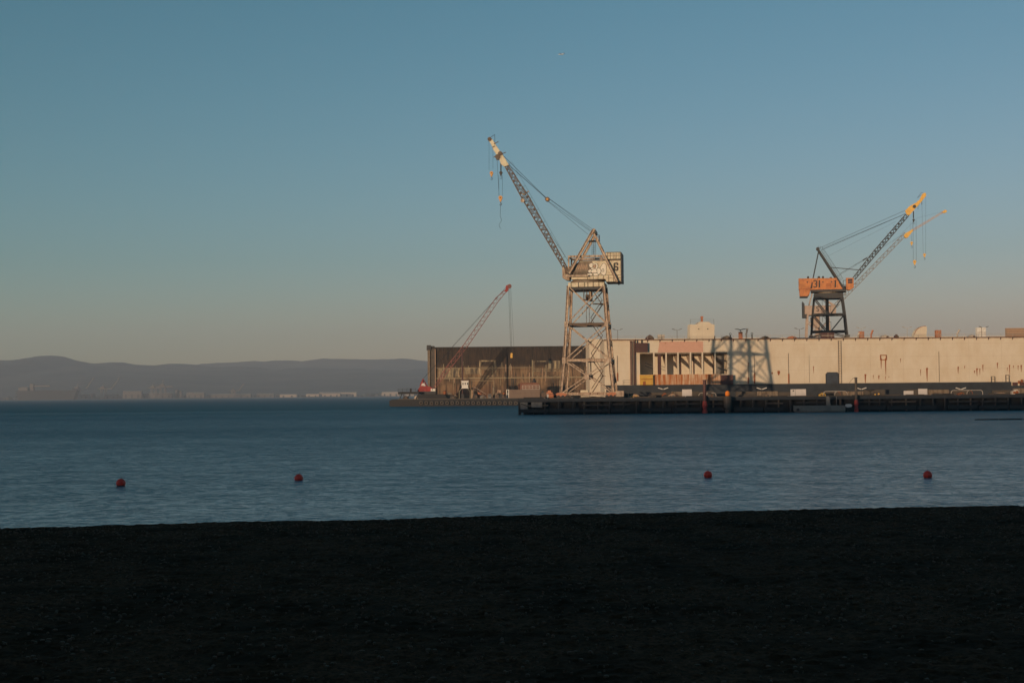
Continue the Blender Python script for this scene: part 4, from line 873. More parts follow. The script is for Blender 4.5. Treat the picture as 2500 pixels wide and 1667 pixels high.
# ------------------------------------------------------------------ pale crane behind it, on its own quay
QY = 480.0
fq = Fr(GX(1999, QY, 3), QY, 3, R(-9))
xq = fq.o.x
qy_ = thing('quay', Fr(xq - 60, QY, 0, 0), 'low dark quay far behind the cream dock, under the pale crane', 'quay')
MB().box((0, -9, -1), (200, 14, 3.0)).build('quay_body', m_tar, qy_)
kp = thing('harbour_crane', fq, 'pale faded crane behind the black tower of the orange crane, long thin boom', 'crane', 'harbour cranes')
P = lambda px, py, dy=0: (fq.L(px, py, dy).x, fq.L(px, py, dy).z)
Pz = lambda px, py, dy=0: Vector((P(px, py, dy)[0], dy, P(px, py, dy)[1]))
zt = P(2000, 770)[1]
for sx in (-1, 1):
    for sy in (-1, 1): MB().beam((sx * 5.0, sy * 5, 0), (sx * 3.4, sy * 3.4, zt), .6).build('leg', m_pale2, kp)
for z_ in (.3, .62):
    zz_ = zt * z_; w_ = 5 - 1.6 * z_
    for sy in (-1, 1): MB().beam((-w_, sy * w_, zz_), (w_, sy * w_, zz_), .4).build('cross_beam', m_pale2, kp); MB().beam((sy * w_, -w_, zz_), (sy * w_, w_, zz_), .4).build('cross_beam', m_pale2, kp)
    for sy in (-1, 1): MB().beam((-w_, sy * w_, zz_), (w_ - .5, sy * w_, zz_ + zt * .31), .25).build('brace', m_pale2, kp); MB().beam((w_, sy * w_, zz_), (-w_ + .5, sy * w_, zz_ + zt * .31), .25).build('brace', m_pale2, kp)
MB().tube((0, 0, 0), (0, 0, zt), .8, n=12).build('centre_column', m_pale2, kp)
a, b = P(1990, 800), P(2000, 775); MB().box((a[0] - 1.5, -1.5, a[1]), (b[0], .5, b[1])).build('stair_housing', m_pale2, kp)
MB().box((-3.6, -3.6, zt), (3.6, 3.6, zt + .9)).build('tower_cap', m_pale2, kp)
a, b = P(1963, 767, -3), P(2041, 745, -3); hp = MB().box((a[0], -3, a[1]), (b[0], 3, b[1])).build('machinery_house', m_pale2, kp)
a, b = P(1960, 775, -3), P(1964, 736, -3); c_ = P(1970.5, 767, -3); MB().prism([(a[0], b[1]), (b[0], b[1] - .8), (b[0], P(0, 767, -3)[1] if False else c_[1]), (c_[0] + 1, c_[1]), (c_[0], a[1]), (a[0], a[1])], -3.1, 3.1).build('counterweight', m_black, kp)
m = MB(); yA = -3.03; pts = [P(1999, 750, -3), P(1996.5, 748.5, -3), P(1993.5, 750, -3), P(1994, 753, -3), P(1998.5, 755, -3), P(1999, 758, -3), P(1996.5, 760, -3), P(1993.5, 758.5, -3)]
stroke(m, pts, .28); m.build('painted_numeral', m_ink, hp)
apq = Pz(1990, 700)
apq = Pz(1984, 712)
for sy in (-1, 1): MB().beam((apq.x, .5 * sy, apq.z), (P(1975, 746)[0], 2.5 * sy, P(1975, 746)[1]), .35).build('a_frame_leg', m_pale2, kp); MB().beam((apq.x, .5 * sy, apq.z), (P(2036, 746)[0], 2.5 * sy, P(2036, 746)[1]), .35).build('a_frame_leg', m_pale2, kp)
a0, a1 = Pz(2043, 750), Pz(2216, 571); b0, b1 = Pz(2036, 744), Pz(2208, 568)
lattice(kp, a0, a1, b0, b1, 1.3, 40, .08, .035, m_palelat, m_palelat)
MB().prism([P(2206, 577), P(2209, 571), P(2224, 562), P(2229, 560), P(2228, 565), P(2216, 580), P(2211, 582)], -.6, .6).build('boom_head', m_yellow, kp)
lattice(kp, Pz(2226, 566), Pz(2302, 520), Pz(2225, 562), Pz(2301, 517), .7, 22, .045, .02, m_hook, m_hook, name='jib')
MB().prism([P(2300, 517), P(2307, 512.5), P(2312, 515), P(2310, 519), P(2303, 521)], -.35, .35).build('jib_head', m_yellow, kp)
rope([Pz(2205, 572), Pz(1984, 712)], .035, par=kp); rope([Pz(2304, 516), Pz(2240, 532), Pz(2178, 593)], .02, par=kp)
rope([Pz(2224, 565), Pz(2225.5, 590)], .035, par=kp); p = P(2225.5, 593); hook_block(kp, (p[0], 0, p[1]), .42, m_yellow)
for x_ in (2222.5, 2227): rope([Pz(x_, 542), Pz(x_, 563)], .02, par=kp)

# ------------------------------------------------------------------ pier
pf_ = Fr(GX(1268, PIER_Y, 0), PIER_Y, 0, 0)
pier = thing('pier', pf_, 'long dark timber pier with black piles running out to the right edge', 'pier')
PL = 125.0
MB().box((0, 0, DECK - .45), (PL, 17, DECK)).build('deck', m_ledge, pier)
MB().box((-.05, -.12, DECK - .62), (PL, -.003, DECK - .03)).build('fascia_beam', m_tar, pier)
MB().box((.8, 1.6, -1.0), (PL, 16.6, DECK - .46)).build('under_deck_shade', m_deckshade, pier)  # solid dark box put where there is only the shaded void
rr = random.Random(3)
for k in range(52):
    x = .3 + k * 2.35 + rr.uniform(-.25, .25); r_ = rr.uniform(.16, .24); MB().tube((x, .5, -1.2), (x + rr.uniform(-.1, .1), .45, DECK - .46), r_, r_ * .9, n=9).build('pile', m_timber if k % 5 else m_ledge, pier)
for k in range(22):
    x = k * 5.6; w_ = 5.3 if k % 5 != 3 else 3.4; z_ = .30 + rr.uniform(-.05, .08); MB().box((x, .04, z_), (x + w_, .26, z_ + .55 + rr.uniform(0, .2))).build('waling', m_timber, pier)
    if k % 3 != 1: z_ = 1.55 + rr.uniform(-.08, .08); MB().box((x + .3, .06, z_), (x + w_, .24, z_ + .26)).build('waling', m_timber if k % 4 else m_ledge, pier)
MB().box((.2, -.05, 1.0), (1.5, .04, DECK - .64)).build('end_plate', m_grey, pier); MB().box((2.2, -.05, 1.3), (4.2, .04, DECK - .64)).build('end_plate', m_grey, pier)
MB().beam((.3, -.1, 2.0), (2.6, -.1, 1.2), .16).build('brace', m_timber, pier); MB().beam((.0, .2, -1), (.0, .2, DECK), .35).build('corner_pile', m_timber, pier)
# kerb timbers on the deck's edge, a little lighter
for k in range(24):
    x = .5 + k * 5.0 + rr.uniform(0, .6); MB().box((x, .05, DECK), (x + rr.uniform(3.0, 4.6), .35, DECK + rr.uniform(.12, .28))).build('kerb_timber', m_ledge if k % 3 else m_timber, pier)
# long guard wall at the back of the deck
gw = thing('guard_wall', Fr(pf_.o.x + 17, PIER_Y + 13, DECK + .001, 0), 'low grimy brown wall of patched plates along the back of the pier', 'wall')
for k in range(26):
    x = k * 4.1; h_ = rr.uniform(.75, 1.15); MB().box((x, rr.uniform(0, .1), 0), (x + 4.0, .4, h_)).build('plate', (m_ledge, m_tar, m_ledge, m_grime)[k % 4], gw)
def onpier(px, dy, yaw=0): Y = PIER_Y + dy; return Fr(GX(px, Y, DECK), Y, DECK + .002, yaw)
def board(px0, px1, py0, label, mark=0, dy=1.2):
    f = onpier((px0 + px1) / 2, dy); w_ = (f.L(px1, py0).x - f.L(px0, py0).x) / 2; h = f.L(px0, py0).z
    t = thing('notice_board' if not mark else 'site_cabinet', f, label, 'board' if not mark else 'cabinet', 'white boards along the pier')
    if mark: MB().box((-w_, -.05, .1), (w_, .9, h)).build('body', m_panelwhite, t, bevel=.03)
    else: MB().box((-w_, -.05, .1), (w_, .05, h)).build('panel', m_panelwhite, t)
    for s in (-1, 1): MB().box((s * w_ * .8 - .06, .051, -.0), (s * w_ * .8 + .06, .15, h * .9)).build('post', m_grey, t)
    if mark: MB().box((-w_ + .25, -.09, h - .42), (-w_ + .5, -.053, h - .18)).build('vent', m_black, t); MB().box((-w_ + .72, -.075, .1), (-w_ + .76, -.052, h)).build('door_seam', m_grey, t)
board(1665.5, 1689, 950.5, 'square white board on the pier left of the red and black piling')
board(1932, 1968, 950, 'wide white cabinet with small dark vent above the moored skiff', 1)
board(2206.5, 2230, 954, 'low white board, left one of the bright pair near the right edge')
board(2242, 2264, 949, 'taller white board, right one of the bright pair near the right edge')
# pipe hoops
def hoop(px0, px1, pyt, label, dy=.8):
    f = onpier((px0 + px1) / 2, dy); a = f.L(px0, pyt).x; b = f.L(px1, pyt).x; h = f.L((px0 + px1) / 2, pyt).z
    t = thing('pipe_hoop', f, label, 'railing', 'bent pipe hoops on the pier edge'); c_ = .38
    MB().path([(a, 0, 0), (a, 0, h - c_), (a + c_ * .35, 0, h - c_ * .3), (a + c_, 0, h), (b - c_, 0, h), (b - c_ * .35, 0, h - c_ * .3), (b, 0, h - c_), (b, 0, 0)], .055, 7).build('pipe', m_pale, t)
    m = a + (b - a) * .58; MB().path([(m - .5, 0, 0), (m - .4, 0, h * .7), (m - .1, 0, h - .06)], .05, 6).build('strut', m_pale, t); MB().path([(m + .6, 0, 0), (m + .5, 0, h * .7), (m + .15, 0, h - .06)], .05, 6).build('strut', m_rust, t)
hoop(1706, 1748, 959, 'dull bent pipe hoop behind the red and black piling'); hoop(2010.5, 2068, 955, 'pale bent pipe hoop above the moored skiff'); hoop(2322, 2399, 952.5, 'long pale bent pipe hoop nearest the right edge')
# twin low lights on the pier
for px_, lb in ((1860, 'small pale V-shaped twin lamp on the pier right of the orange ball'), (2103, 'small pale V-shaped twin lamp right of the olive and red piling'), (2346, 'small pale V-shaped twin lamp over the long pipe hoop'), (1619, 'small pale V-shaped twin lamp left of the square white board')):
    f = onpier(px_, 9); h = f.L(px_, 950).z; t = thing('twin_lamp', f, lb, 'lamp', 'V-shaped lamps on the pier')
    MB().tube((0, 0, 0), (0, 0, h), .05, n=6).build('post', m_black, t)
    for s in (-1, 1): MB().beam((s * .08, 0, h), (s * .95, 0, h + .28), .13, .25).build('lamp_head', m_white, t)
# junk on the deck
def junk(px, w_, pyt, label, mat, mat2=None, dy=4, cat='equipment', name='deck_gear'):
    f = onpier(px, dy); h = f.L(px, pyt).z; t = thing(name, f, label, cat); W = w_ * .076 / 2
    MB().prism([(-W, 0), (W, 0), (W * .92, h * .55), (W * .5, h * .95), (-W * .1, h), (-W * .6, h * .7), (-W * .95, h * .6)], -.5, .5).build('casing', mat, t, bevel=.04)
    MB().disc((W * .3, -.55, h * .4), h * .3, .1, 12).disc((-W * .45, -.55, h * .35), h * .22, .1, 12).build('wheel', mat2 or m_black, t)
    m = MB().tube((-W * .8, -.2, h * .6), (-W * .7, -.2, h * 1.15), .04, n=5).tube((-W * .7, -.2, h * 1.15), (W * .2, -.2, h * 1.1), .04, n=5); m.build('handle', m_lattice, t)
junk(1549, 24, 962, 'heap of tan and yellow gear right of the tall cream crane', m_gtan, m_yellow)
junk(1592, 20, 963, 'grey brown hose heap on the pier below the yellow locker', m_ledge)
junk(1622, 12, 959, 'small rust red pump below the bulwark', m_rust, m_black)
junk(1640, 18, 961, 'pinkish grey compressor left of the square white board', m_gtan, m_grey)
junk(1652, 10, 963, 'dull red drum trolley touching the square white board', m_maroon)
junk(2140, 24, 957, 'low heap with two bright yellow reels right of the olive piling', m_ledge, m_yellow)
junk(1822, 40, 962, 'long dull brown hose bundle right of the orange ball', m_ledge)
junk(1870, 26, 962, 'grimy brown skid left of the white cabinet', m_grime)
junk(2007, 16, 959, 'small mustard yellow box left of the pale pipe hoop', m_yellowbox)
junk(2290, 30, 960, 'dark green grey tank left of the long pipe hoop', m_grey)
junk(2345, 16, 958, 'rusty red winch inside the long pipe hoop', m_rust)
junk(2440, 34, 958, 'tan and brown timber heap right of the long pipe hoop', m_gtan, m_ledge)
junk(2478, 18, 950, 'pale box with rust marks near the right end of the pier', m_pale, m_rust)
junk(1450, 60, 968, 'low dark crane cable reel between the feet of the tall cream crane', m_black, m_white, dy=2.5)
f = onpier(1428, 1.6); MB_ = thing('crate', f, 'tan crate on the pier between the feet of the tall cream crane', 'crate'); h = f.L(1428, 966).z
MB().box((-.75, -.4, 0), (.75, .4, h)).build('body', m_house6, MB_, bevel=.02); MB().box((-.8, -.45, h), (.8, .45, h + .05)).build('lid', m_gtan, MB_)
f = onpier(1346, 2); t = thing('deck_gear', f, 'orange and white drum at the left foot of the tall cream crane', 'equipment'); h = .9
MB().tube((-.5, 0, .45), (.4, 0, .5), .42, n=14).build('drum', m_brick, t); MB().tube((-.8, 0, .45), (-.5, 0, .45), .46, .36, n=14).build('drum_end', m_white, t); MB().box((-.6, -.4, 0), (.6, .4, .12)).build('cradle', m_lattice, t)
# orange ball marker on a concrete dolphin
f = Fr(GX(1777, PIER_Y - 1.1, 0), PIER_Y - 1.1, 0, 0); t = thing('marker_dolphin', f, 'stubby grey brown post in the water in front of the pier', 'post')
zt_ = f.L(1777, 967).z; z0_ = f.L(1777, 997).z
MB().lathe([(0, -1.2), (.45, -1.2), (.5, z0_ - .2), (.72, z0_), (.78, zt_ - .5), (.74, zt_), (0, zt_)], n=14).build('post', m_ledge, t)
f = Fr(f.o.x, f.o.y, zt_ + .002, 0); t = thing('marker_ball', f, 'bright orange round marker on top of the stubby post', 'marker')
MB().lathe([(0.02, 0), (.42, .06), (.46, .45), (.40, .75), (.22, .93), (0.02, .98)], n=18).build('ball', paint('signal_orange', (.85, .24, .02), (.75, .2, .02), amt=.05), t, smooth=True)
MB().box((-.22, -.475, .45), (-.08, -.44, .56)).box((.08, -.475, .45), (.22, -.44, .56)).build('reflector', m_rust, t)
# red pilings
def red_piling(px, py0, pym, w_, topmat, label):
    Y = PIER_Y - .9; f = Fr(GX(px, Y, 0), Y, 0, 0); t = thing('piling', f, label, 'piling', 'red-footed pilings'); r_ = w_ * .075 / 2
    zt_ = f.L(px, py0).z; zm_ = f.L(px, pym).z
    MB().tube((0, 0, zm_), (0, 0, zt_ - .15), r_ * .8, r_ * .72, n=12).tube((0, 0, zt_ - .15), (0, 0, zt_), r_ * 1.0, r_ * .8, n=12).build('upper_post', topmat, t)
    MB().lathe([(r_ * 1.1, -1), (r_ * 1.15, .3), (r_ * .85, .8), (r_ * 1.2, 1.4), (r_ * 1.0, zm_ - .3), (r_ * .9, zm_), (.01, zm_ + .01)], n=12).build('red_foot', paint('flaking_red', (.42, .05, .035), (.25, .05, .04), (.04, .02, .02), amt=.5, size=.5, seed=int(px)), t)
    MB().torus((0, 0, 0), r_, .04, 12, 6).build('band', m_black, t)
red_piling(1721, 927, 979, 11, m_maroon, 'tall piling with black top and rough red foot, right of the square white board')
red_piling(2091, 921, 976, 9, m_ledge, 'tall olive piling with bright red foot beside the skiff stern')
f = Fr(GX(2091, PIER_Y - .6, 0), PIER_Y - .6, 0, 0)
t = thing('mooring_line', f, 'thin slack line from the top of the olive piling down to the left', 'rope'); MB().path([(0, 0, f.L(2091, 922).z), (-.5, .1, f.L(2085, 923).z), (-1.1, .2, f.L(2077, 933).z), (-1.3, .2, f.L(2074, 990).z)], .025).build('line', m_rope, t)
# skiff
f = Fr(GX(1998, PIER_Y - 2.6, 0), PIER_Y - 2.6, 0, 0); skiff = thing('skiff', f, 'long grey open aluminium skiff with outboard, moored against the pier', 'boat')
xl, xr = f.L(1934, 1000).x, f.L(2061, 1000).x; zg = f.L(1960, 991).z
def hull(z_off, inset):
    m = MB(); N = 18; rows = []
    for i in range(N + 1):
        t_ = i / N; x = xl + (xr - xl) * t_; b_ = min(1, .38 + 1.3 * t_ ** .7); rise = max(0, .14 - t_) * 1.5; gz = zg + rise * .6
        rows.append([(x + (.3 if t_ < .03 else 0), s * b_ * hw, z) for s, hw, z in ((-1, .95, gz), (-1, .88, .25 + rise), (-1, .55, -.15 + rise * 2), (1, .55, -.15 + rise * 2), (1, .88, .25 + rise), (1, .95, gz))])
    vs = [p for r_ in rows for p in r_]; fs = []
    for i in range(N):
        for j in range(5): fs.append((i * 6 + j, (i + 1) * 6 + j, (i + 1) * 6 + j + 1, i * 6 + j + 1))
    fs += [(0, 1, 2, 3, 4, 5), tuple(N * 6 + j for j in (5, 4, 3, 2, 1, 0))]
    m.add(vs, fs); return m
hu = hull(0, 0).build('hull', m_boat, skiff); sl = hu.modifiers.new('solid', 'SOLIDIFY'); sl.thickness = .05
MB().box((xl + .6, -.80, .35), (xr - .05, .8, .42)).build('floor', m_grey, skiff)
MB().beam((xl + .2, -.62, zg + .03), (xr, -.97, zg + .03), .09).build('gunwale', m_boat, skiff)
MB().box((xl + .6, -.99, .3), (xl + 1.1, -.935, .75)).build('bow_mark', m_black, skiff)
a = f.L(2017, 967); b = f.L(2028, 991)
MB().prism([(a.x, .42), (b.x, .42), (b.x - .05, zg), (b.x - .25, a.z - .3), (b.x - .35, a.z), (a.x + .05, a.z), (a.x, a.z - .7)], -.35, .35).build('console', m_grey, skiff, bevel=.03)
a = f.L(2041, 967); MB().tube((a.x, -.2, .42), (a.x, -.2, a.z), .06, n=7).build('post', m_grey, skiff)
for x in (xl + 2.4, xl + 4.5, xr - 1.5): MB().box((x, -.8, .75), (x + .35, .8, .82)).build('thwart', m_boat, skiff)
a = f.L(2061, 1000); ob = MB().prism([(xr + .1, zg - .15), (xr + .35, zg + .28), (xr + 1.2, zg + .30), (xr + 1.45, zg + .05), (xr + 1.3, zg - .25), (xr + .6, zg - .35)], -.28, .28).build('outboard_motor', m_panelwhite, skiff, bevel=.07)
MB().prism([(xr + .5, zg - .3), (xr + .95, zg - .3), (xr + .8, -.5), (xr + .6, -.5)], -.1, .1).build('motor_leg', m_black, ob); MB().box((xr, -.12, zg - .35), (xr + .55, .12, zg - .22)).build('motor_bracket', m_black, ob)
# low dark float near right edge
Y = 3.7 * FPX / (1024.5 - HY(2440)); f = Fr(GX(2380, Y, 0), Y, 0, 0); t = thing('floating_boom', f, 'thin dark floating log line on the water at the right edge', 'log')
x = 0
for k in range(5): L_ = 2.9; MB().tube((x, 0, .02), (x + L_, .1 * (k % 2), .04), .11 + .02 * (k % 2), n=10).build('log', m_timber, t); x += L_ + .12
# ------------------------------------------------------------------ buoys
def buoy(px, pyb, label, first=None, w_=22.5):
    Y = 3.7 * FPX / (pyb - HY(px)); x_ = GX(px, Y, 0); r_ = w_ / 2 * Y / FPX
    if first is None:
        f = Fr(0, 0, 0, 0); t = thing('mooring_buoy', f, label, 'buoy', 'round red buoys'); 
        MB().lathe([(0.001, -.4)] + [(math.cos(a), .62 + math.sin(a)) for a in [(-90 + 180 * k / 16) * math.pi / 180 for k in range(1, 16)]] + [(.001, 1.62)], n=28).build('float', m_buoyred, t, smooth=True)
        MB().lathe([(.78, -.3), (.88, .02), (.80, .08), (.80, -.3)], n=24).build('collar', m_buoydark, t, smooth=True)
        MB().tube((0, 0, 1.60), (0, 0, 1.78), .07, n=8).torus((0, 0, 1.82), .12, .04, 12, 6).build('eye', m_buoydark, t)
    else: t = copy_tree(first); t['label'] = label
    t.location = (x_, Y, -.015 * (px % 3)); t.scale = (r_, r_, r_); t.rotation_euler = (math.sin(px) * .16, math.cos(px * 1.7) * .16, px); return t
b1_ = buoy(294.5, 1185, 'red round buoy farthest left, nearest to the beach')
buoy(728.5, 1171, 'red round buoy second from the left, alone in open water', b1_, 21)
buoy(1728.5, 1164.5, 'red round buoy below the red and black piling', b1_, 20.5); buoy(2265.5, 1165, 'red round buoy farthest right', b1_, 21.5)

# ------------------------------------------------------------------ dark floating dock far left of the cream one
BY = 3.7 * FPX / (991 - HY(1100)); KY = BY + 26
kf = Fr(GX(1047, KY, 0), KY, 0, R(0.5)); dk = thing('floating_dock', kf, 'dark streaked dry dock wall with peeling tan patches behind the barge crane', 'dry dock')
def KP(px, py, dy=0): v = kf.L(px, py, dy); return v.x, v.z
zk = KP(1200, 847.5)[1]; xk = KP(1600, 900)[0]
m = MB().box((0, 0, -1), (xk, 10, zk)); kw = m.build('wing_wall', m_darkdock, dk)
MB().box((0, 50, -1), (xk, 60, zk)).build('wing_wall', m_darkdock, dk); MB().box((0, 10, -1), (xk, 50, 4)).build('pontoon_deck', m_tar, dk)
MB().box((-.1, -.3, zk), (xk, .2, zk + .2)).build('coaming', m_black, dk)
for k in range(60): x = 1 + k * (xk - 2) / 60; MB().box((x, -.28, zk - .9), (x + .22, -.003, zk - .003)).build('coaming_rib', m_black, dk)
MB().box((-.6, -.8, zk - .9), (.9, 1, zk + .9)).box((.9, -.5, zk), (2.2, .5, zk + .6)).build('corner_turret', m_black, dk)
MB().box((-.3, -.9, -1), (.6, -.003, zk - .9)).build('end_column', m_grime, dk); MB().box((.8, -.5, -1), (2.6, -.003, zk - .4)).build('end_column', m_ledge, dk)
x = KP(1062.8, 0)[0]; MB().box((x - .12, -.6, 3), (x + .12, -.503, zk - .6)).build('depth_scale', m_gtan, dk)
def patch(a_, b_, c_, d_, mat=m_tanpatch, dy=.05, nm='peeling_patch'):
    p, q = KP(a_, d_), KP(b_, c_); MB().box((p[0], -dy, p[1]), (q[0], -.003, q[1])).build(nm, mat, dk)
patch(1070, 1122, 899, 921); patch(1134, 1172, 897, 913); patch(1170, 1210, 879, 896, dy=.06); patch(1172, 1212, 900, 919, dy=.04); patch(1300, 1368, 880, 901, dy=.05); patch(1300, 1370, 903, 918, dy=.06)
patch(1062, 1440, 921.5, 922.8, m_tanline, .25, 'rubbing_strake'); patch(1062, 1300, 897.5, 898.5, m_tanline, .2, 'rubbing_strake'); patch(1298, 1420, 899.7, 901, m_tanline, .2, 'rubbing_strake'); patch(1299, 1300.5, 879, 921, m_tanline, .15, 'rubbing_strake'); patch(1340, 1345, 882, 900, m_tanline, .12, 'rubbing_strake')
patch(1175, 1205, 882.5, 895, m_darkdock, .09, 'bare_panel'); patch(1176, 1208, 902, 917, m_darkdock, .09, 'bare_panel'); patch(1305, 1338, 883, 899, m_darkdock, .09, 'bare_panel'); patch(1303, 1440, 905, 917, m_darkdock, .09, 'bare_panel')
for k in range(70):
    px_ = 1066 + rr.random() * 380; y0_ = rr.uniform(880, 930); patch(px_, px_ + rr.uniform(.5, 1.6), y0_, y0_ + rr.uniform(8, 34), rr.choice([m_tanline, m_ledge, m_gtan, m_tanpatch]), .10 + .001 * k, 'run_mark')

# ------------------------------------------------------------------ barge with its gear
bf = Fr(GX(950, BY, 0), BY, 0, 0); barge = thing('work_barge', bf, 'low black work barge in front of the dark dry dock', 'barge')
def BP(px, py, dy=0): v = bf.L(px, py, dy); return v.x, v.z
xbE = BP(1330, 980)[0]; zd = BP(1100, 973)[1]
MB().prism([(1.5, -.6), (xbE, -.6), (xbE, zd), (3, zd), (1.0, zd - .15), (0, zd - .6), (.1, .3)], 0, 16).build('hull', m_barge, barge)
MB().box((3, -.06, zd - .2), (xbE, -.003, zd + .06)).build('deck_edge', m_ledge, barge)
a, b = BP(971, 962), BP(1022, 956); MB().box((a[0], 1, a[1]), (b[0], 10, b[1])).build('raised_platform', m_barge, barge)
for x in (a[0] + .5, a[0] + 3.2, b[0] - 1): MB().beam((x, 1.5, zd - .1), (x + .8, 1.5, a[1]), .25).build('platform_leg', m_barge, barge)
rail(barge, [(a[0], 1.1, b[1]), (b[0] - 1, 1.1, b[1])], 1.1, m_black, .05, post=1.4); MB().box((a[0] + 4.0, 1.2, b[1]), (a[0] + 4.6, 1.8, b[1] + 1.1)).build('locker', m_barge, barge)
MB().prism([BP(1020, 973), BP(1020, 962), BP(1085, 962), BP(1092, 973)], .5, 14).build('crane_bed', m_barge, barge)
ZD = Vector((0, 0, zd))
# tyres
ty0 = None
for k in range(19):
    px_ = 1143 + 12.7 * (k - 9) if k < 9 else 1143 + 13 * (k - 9)
    if px_ > 1266: break
    p = BP(px_, 983.5)
    if ty0 is None:
        ty0 = MB().torus((0, 0, 0), .60, .26, 18, 8).build('tyre_fender', m_tyre, None, smooth=True); tag(ty0, 'smaller blackened tyre fender on the left half of the barge side', 'tyre', 'small tyre fenders on the left half of the barge'); t = ty0
    else: t = ty0.copy(); col.objects.link(t)
    t.location = (bf.o.x + p[0], bf.o.y - .26, p[1] + rr.uniform(-.08, .08))
    if k < 9: t.scale = (.8, .8, .8)
    else: tag(t, 'larger grey tyre fender on the right half of the barge side', 'tyre', 'large tyre fenders on the right half of the barge')
# red crane on the barge
rf = Fr(GX(1050, BY + 6, 0), BY + 6, BP(1050, 962)[1] + .002, 0)
rc = thing('crawler_crane', rf, 'red crawler crane on the barge with a long thin lattice boom raised to the right', 'crane')
P = lambda px, py, dy=0: (rf.L(px, py, dy).x, rf.L(px, py, dy).z)
Pz = lambda px, py, dy=0: Vector((P(px, py, dy)[0], dy, P(px, py, dy)[1]))
for sy in (-1, 1):
    x0, x1 = P(1024, 0)[0], P(1066, 0)[0]; tr = MB().prism([(x0 + .5, 0), (x1 - .5, 0), (x1, .45), (x1 - .3, .95), (x0 + .3, .95), (x0, .45)], sy * 2 - .4, sy * 2 + .4).build('crawler_track', m_black, rc)
body = MB().prism([(P(1019, 0)[0], .9), (P(1062, 0)[0], .9), P(1062, 950), P(1052, 944), P(1030, 941), P(1026, 944), P(1020, 952)], -1.6, 1.6).build('body', m_red, rc, bevel=.08)
MB().prism([P(1025, 944), P(1028, 933), P(1032, 928), P(1038, 944)], -1.5, 1.5).build('counterweight', m_red, rc)
MB().prism([P(1028, 943), P(1031, 936), P(1036, 935), P(1040, 943)], -1.56, -1.503).build('faded_patch', m_panelwhite, rc)
a, b = P(1052.5, 955), P(1063.5, 948.5); cb = MB().box((a[0], -2.2, a[1]), (b[0], -1.0, b[1])).build('operator_cab', m_white, rc, bevel=.04); MB().box((a[0] + .5, -2.24, a[1] + .3), (a[0] + .65, -2.203, b[1])).build('window_bar', m_black, cb)
ap = Pz(1032.5, 925)
for sy in (-1, 1): MB().beam((ap.x, sy * .5, ap.z), (P(1044, 945)[0], sy * 1.2, P(1044, 945)[1]), .3).build('gantry_leg', m_red, rc); MB().beam((ap.x, sy * .5, ap.z), (P(1027, 945)[0], sy * 1.2, P(1027, 945)[1]), .25).build('gantry_leg', m_red, rc)
f0a, f0b = Pz(1061, 950), Pz(1058, 946)
s1a, s1b = Pz(1100, 899), Pz(1092, 893); e1a, e1b = Pz(1236, 712.5), Pz(1231, 709.5); h1a, h1b = Pz(1142, 845), Pz(1134, 839)
lattice(rc, s1a, f0a, s1b, f0b, 1.8, 9, .085, .045, m_redlat, m_redlat); lattice(rc, s1a, h1a, s1b, h1b, 1.8, 9, .085, .045, m_redlat, m_redlat)
g1a, g1b = Pz(1218, 734), Pz(1210, 728)
lattice(rc, h1a, g1a, h1b, g1b, 1.6, 20, .075, .035, m_redlat, m_redlat); lattice(rc, g1a, e1a, g1b, e1b, 1.6, 4, .075, .035, m_redlat, m_redlat)
hd = MB().prism([P(1234, 707), P(1235, 698), P(1240, 695.5), P(1248, 695.5), P(1247, 700), P(1242, 703), P(1241, 709), P(1236, 714), P(1231, 710)], -.6, .6).build('boom_head', m_red, rc)
MB().disc((*[P(1244, 699)[0], 0, P(1244, 699)[1]],), .7, 1.4, 16).build('sheave', m_redlat, hd)
rope([ap, Pz(1237, 700)], .05, par=rc); rope([ap + Vector((0, .4, 0)), Pz(1147, 802, .2), Pz(1238, 699, .2)], .035, par=rc)
rope([Pz(1241.5, 702), Pz(1247, 863)], .045, par=rc); rope([Pz(1244.5, 702), Pz(1249.5, 863)], .045, par=rc); rope([Pz(1247, 700), Pz(1254.5, 845)], .03, par=rc)
p = P(1249, 869.5); MB().box((p[0] - .4, -.3, p[1] - .6), (p[0] + .35, .3, p[1] + .9)).disc((p[0], 0, p[1] + .7), .42, .55).build('hook_block', m_yellow, rc, bevel=.06); rope([(p[0], 0, p[1] - .6), (p[0], 0, p[1] - 2.4)], .07, par=rc, name='hook')
# spud pole, hut, frames, containers
def onb(px, dy=2): Y = BY + dy; return Fr(GX(px, Y, zd), Y, zd + .002, 0)
f = onb(1129.5, 3.5); t = thing('spud_pole', f, 'tall dark red spud pole rising behind the white stilted hut', 'pole'); h = f.L(1129.5, 849).z; MB().tube((0, 0, 0), (0, 0, h), .25, n=10).build('pole', m_maroon, t); MB().box((-.5, -.5, 0), (.5, .5, 1.5)).build('sleeve', m_black, t)
f = onb(1134.5, 1.4); t = thing('stilted_hut', f, 'small white control hut on stilts at the middle of the barge', 'hut')
g = lambda px, py: (f.L(px, py, -1).x, f.L(px, py, -1).z); a, b = g(1126.5, 947), g(1143.5, 930)
hb = MB().prism([(a[0] + .15, a[1]), (b[0] - .15, a[1]), (b[0], b[1]), (a[0], b[1])], -1, 1.1).build('wall', m_white, t); MB().box((a[0] - .15, -1.2, b[1]), (b[0] + .15, 1.3, b[1] + .15)).build('roof', m_panelwhite, hb)
for k in range(3): x = a[0] + .38 + k * .75; MB().box((x, -1.03, b[1] - 1.25), (x + .32, -1.003, b[1] - .55)).build('window', m_glass, hb)
MB().box((a[0] - .1, -1.3, a[1] - .15), (b[0] + .1, 1.2, a[1])).build('floor', m_white, t)
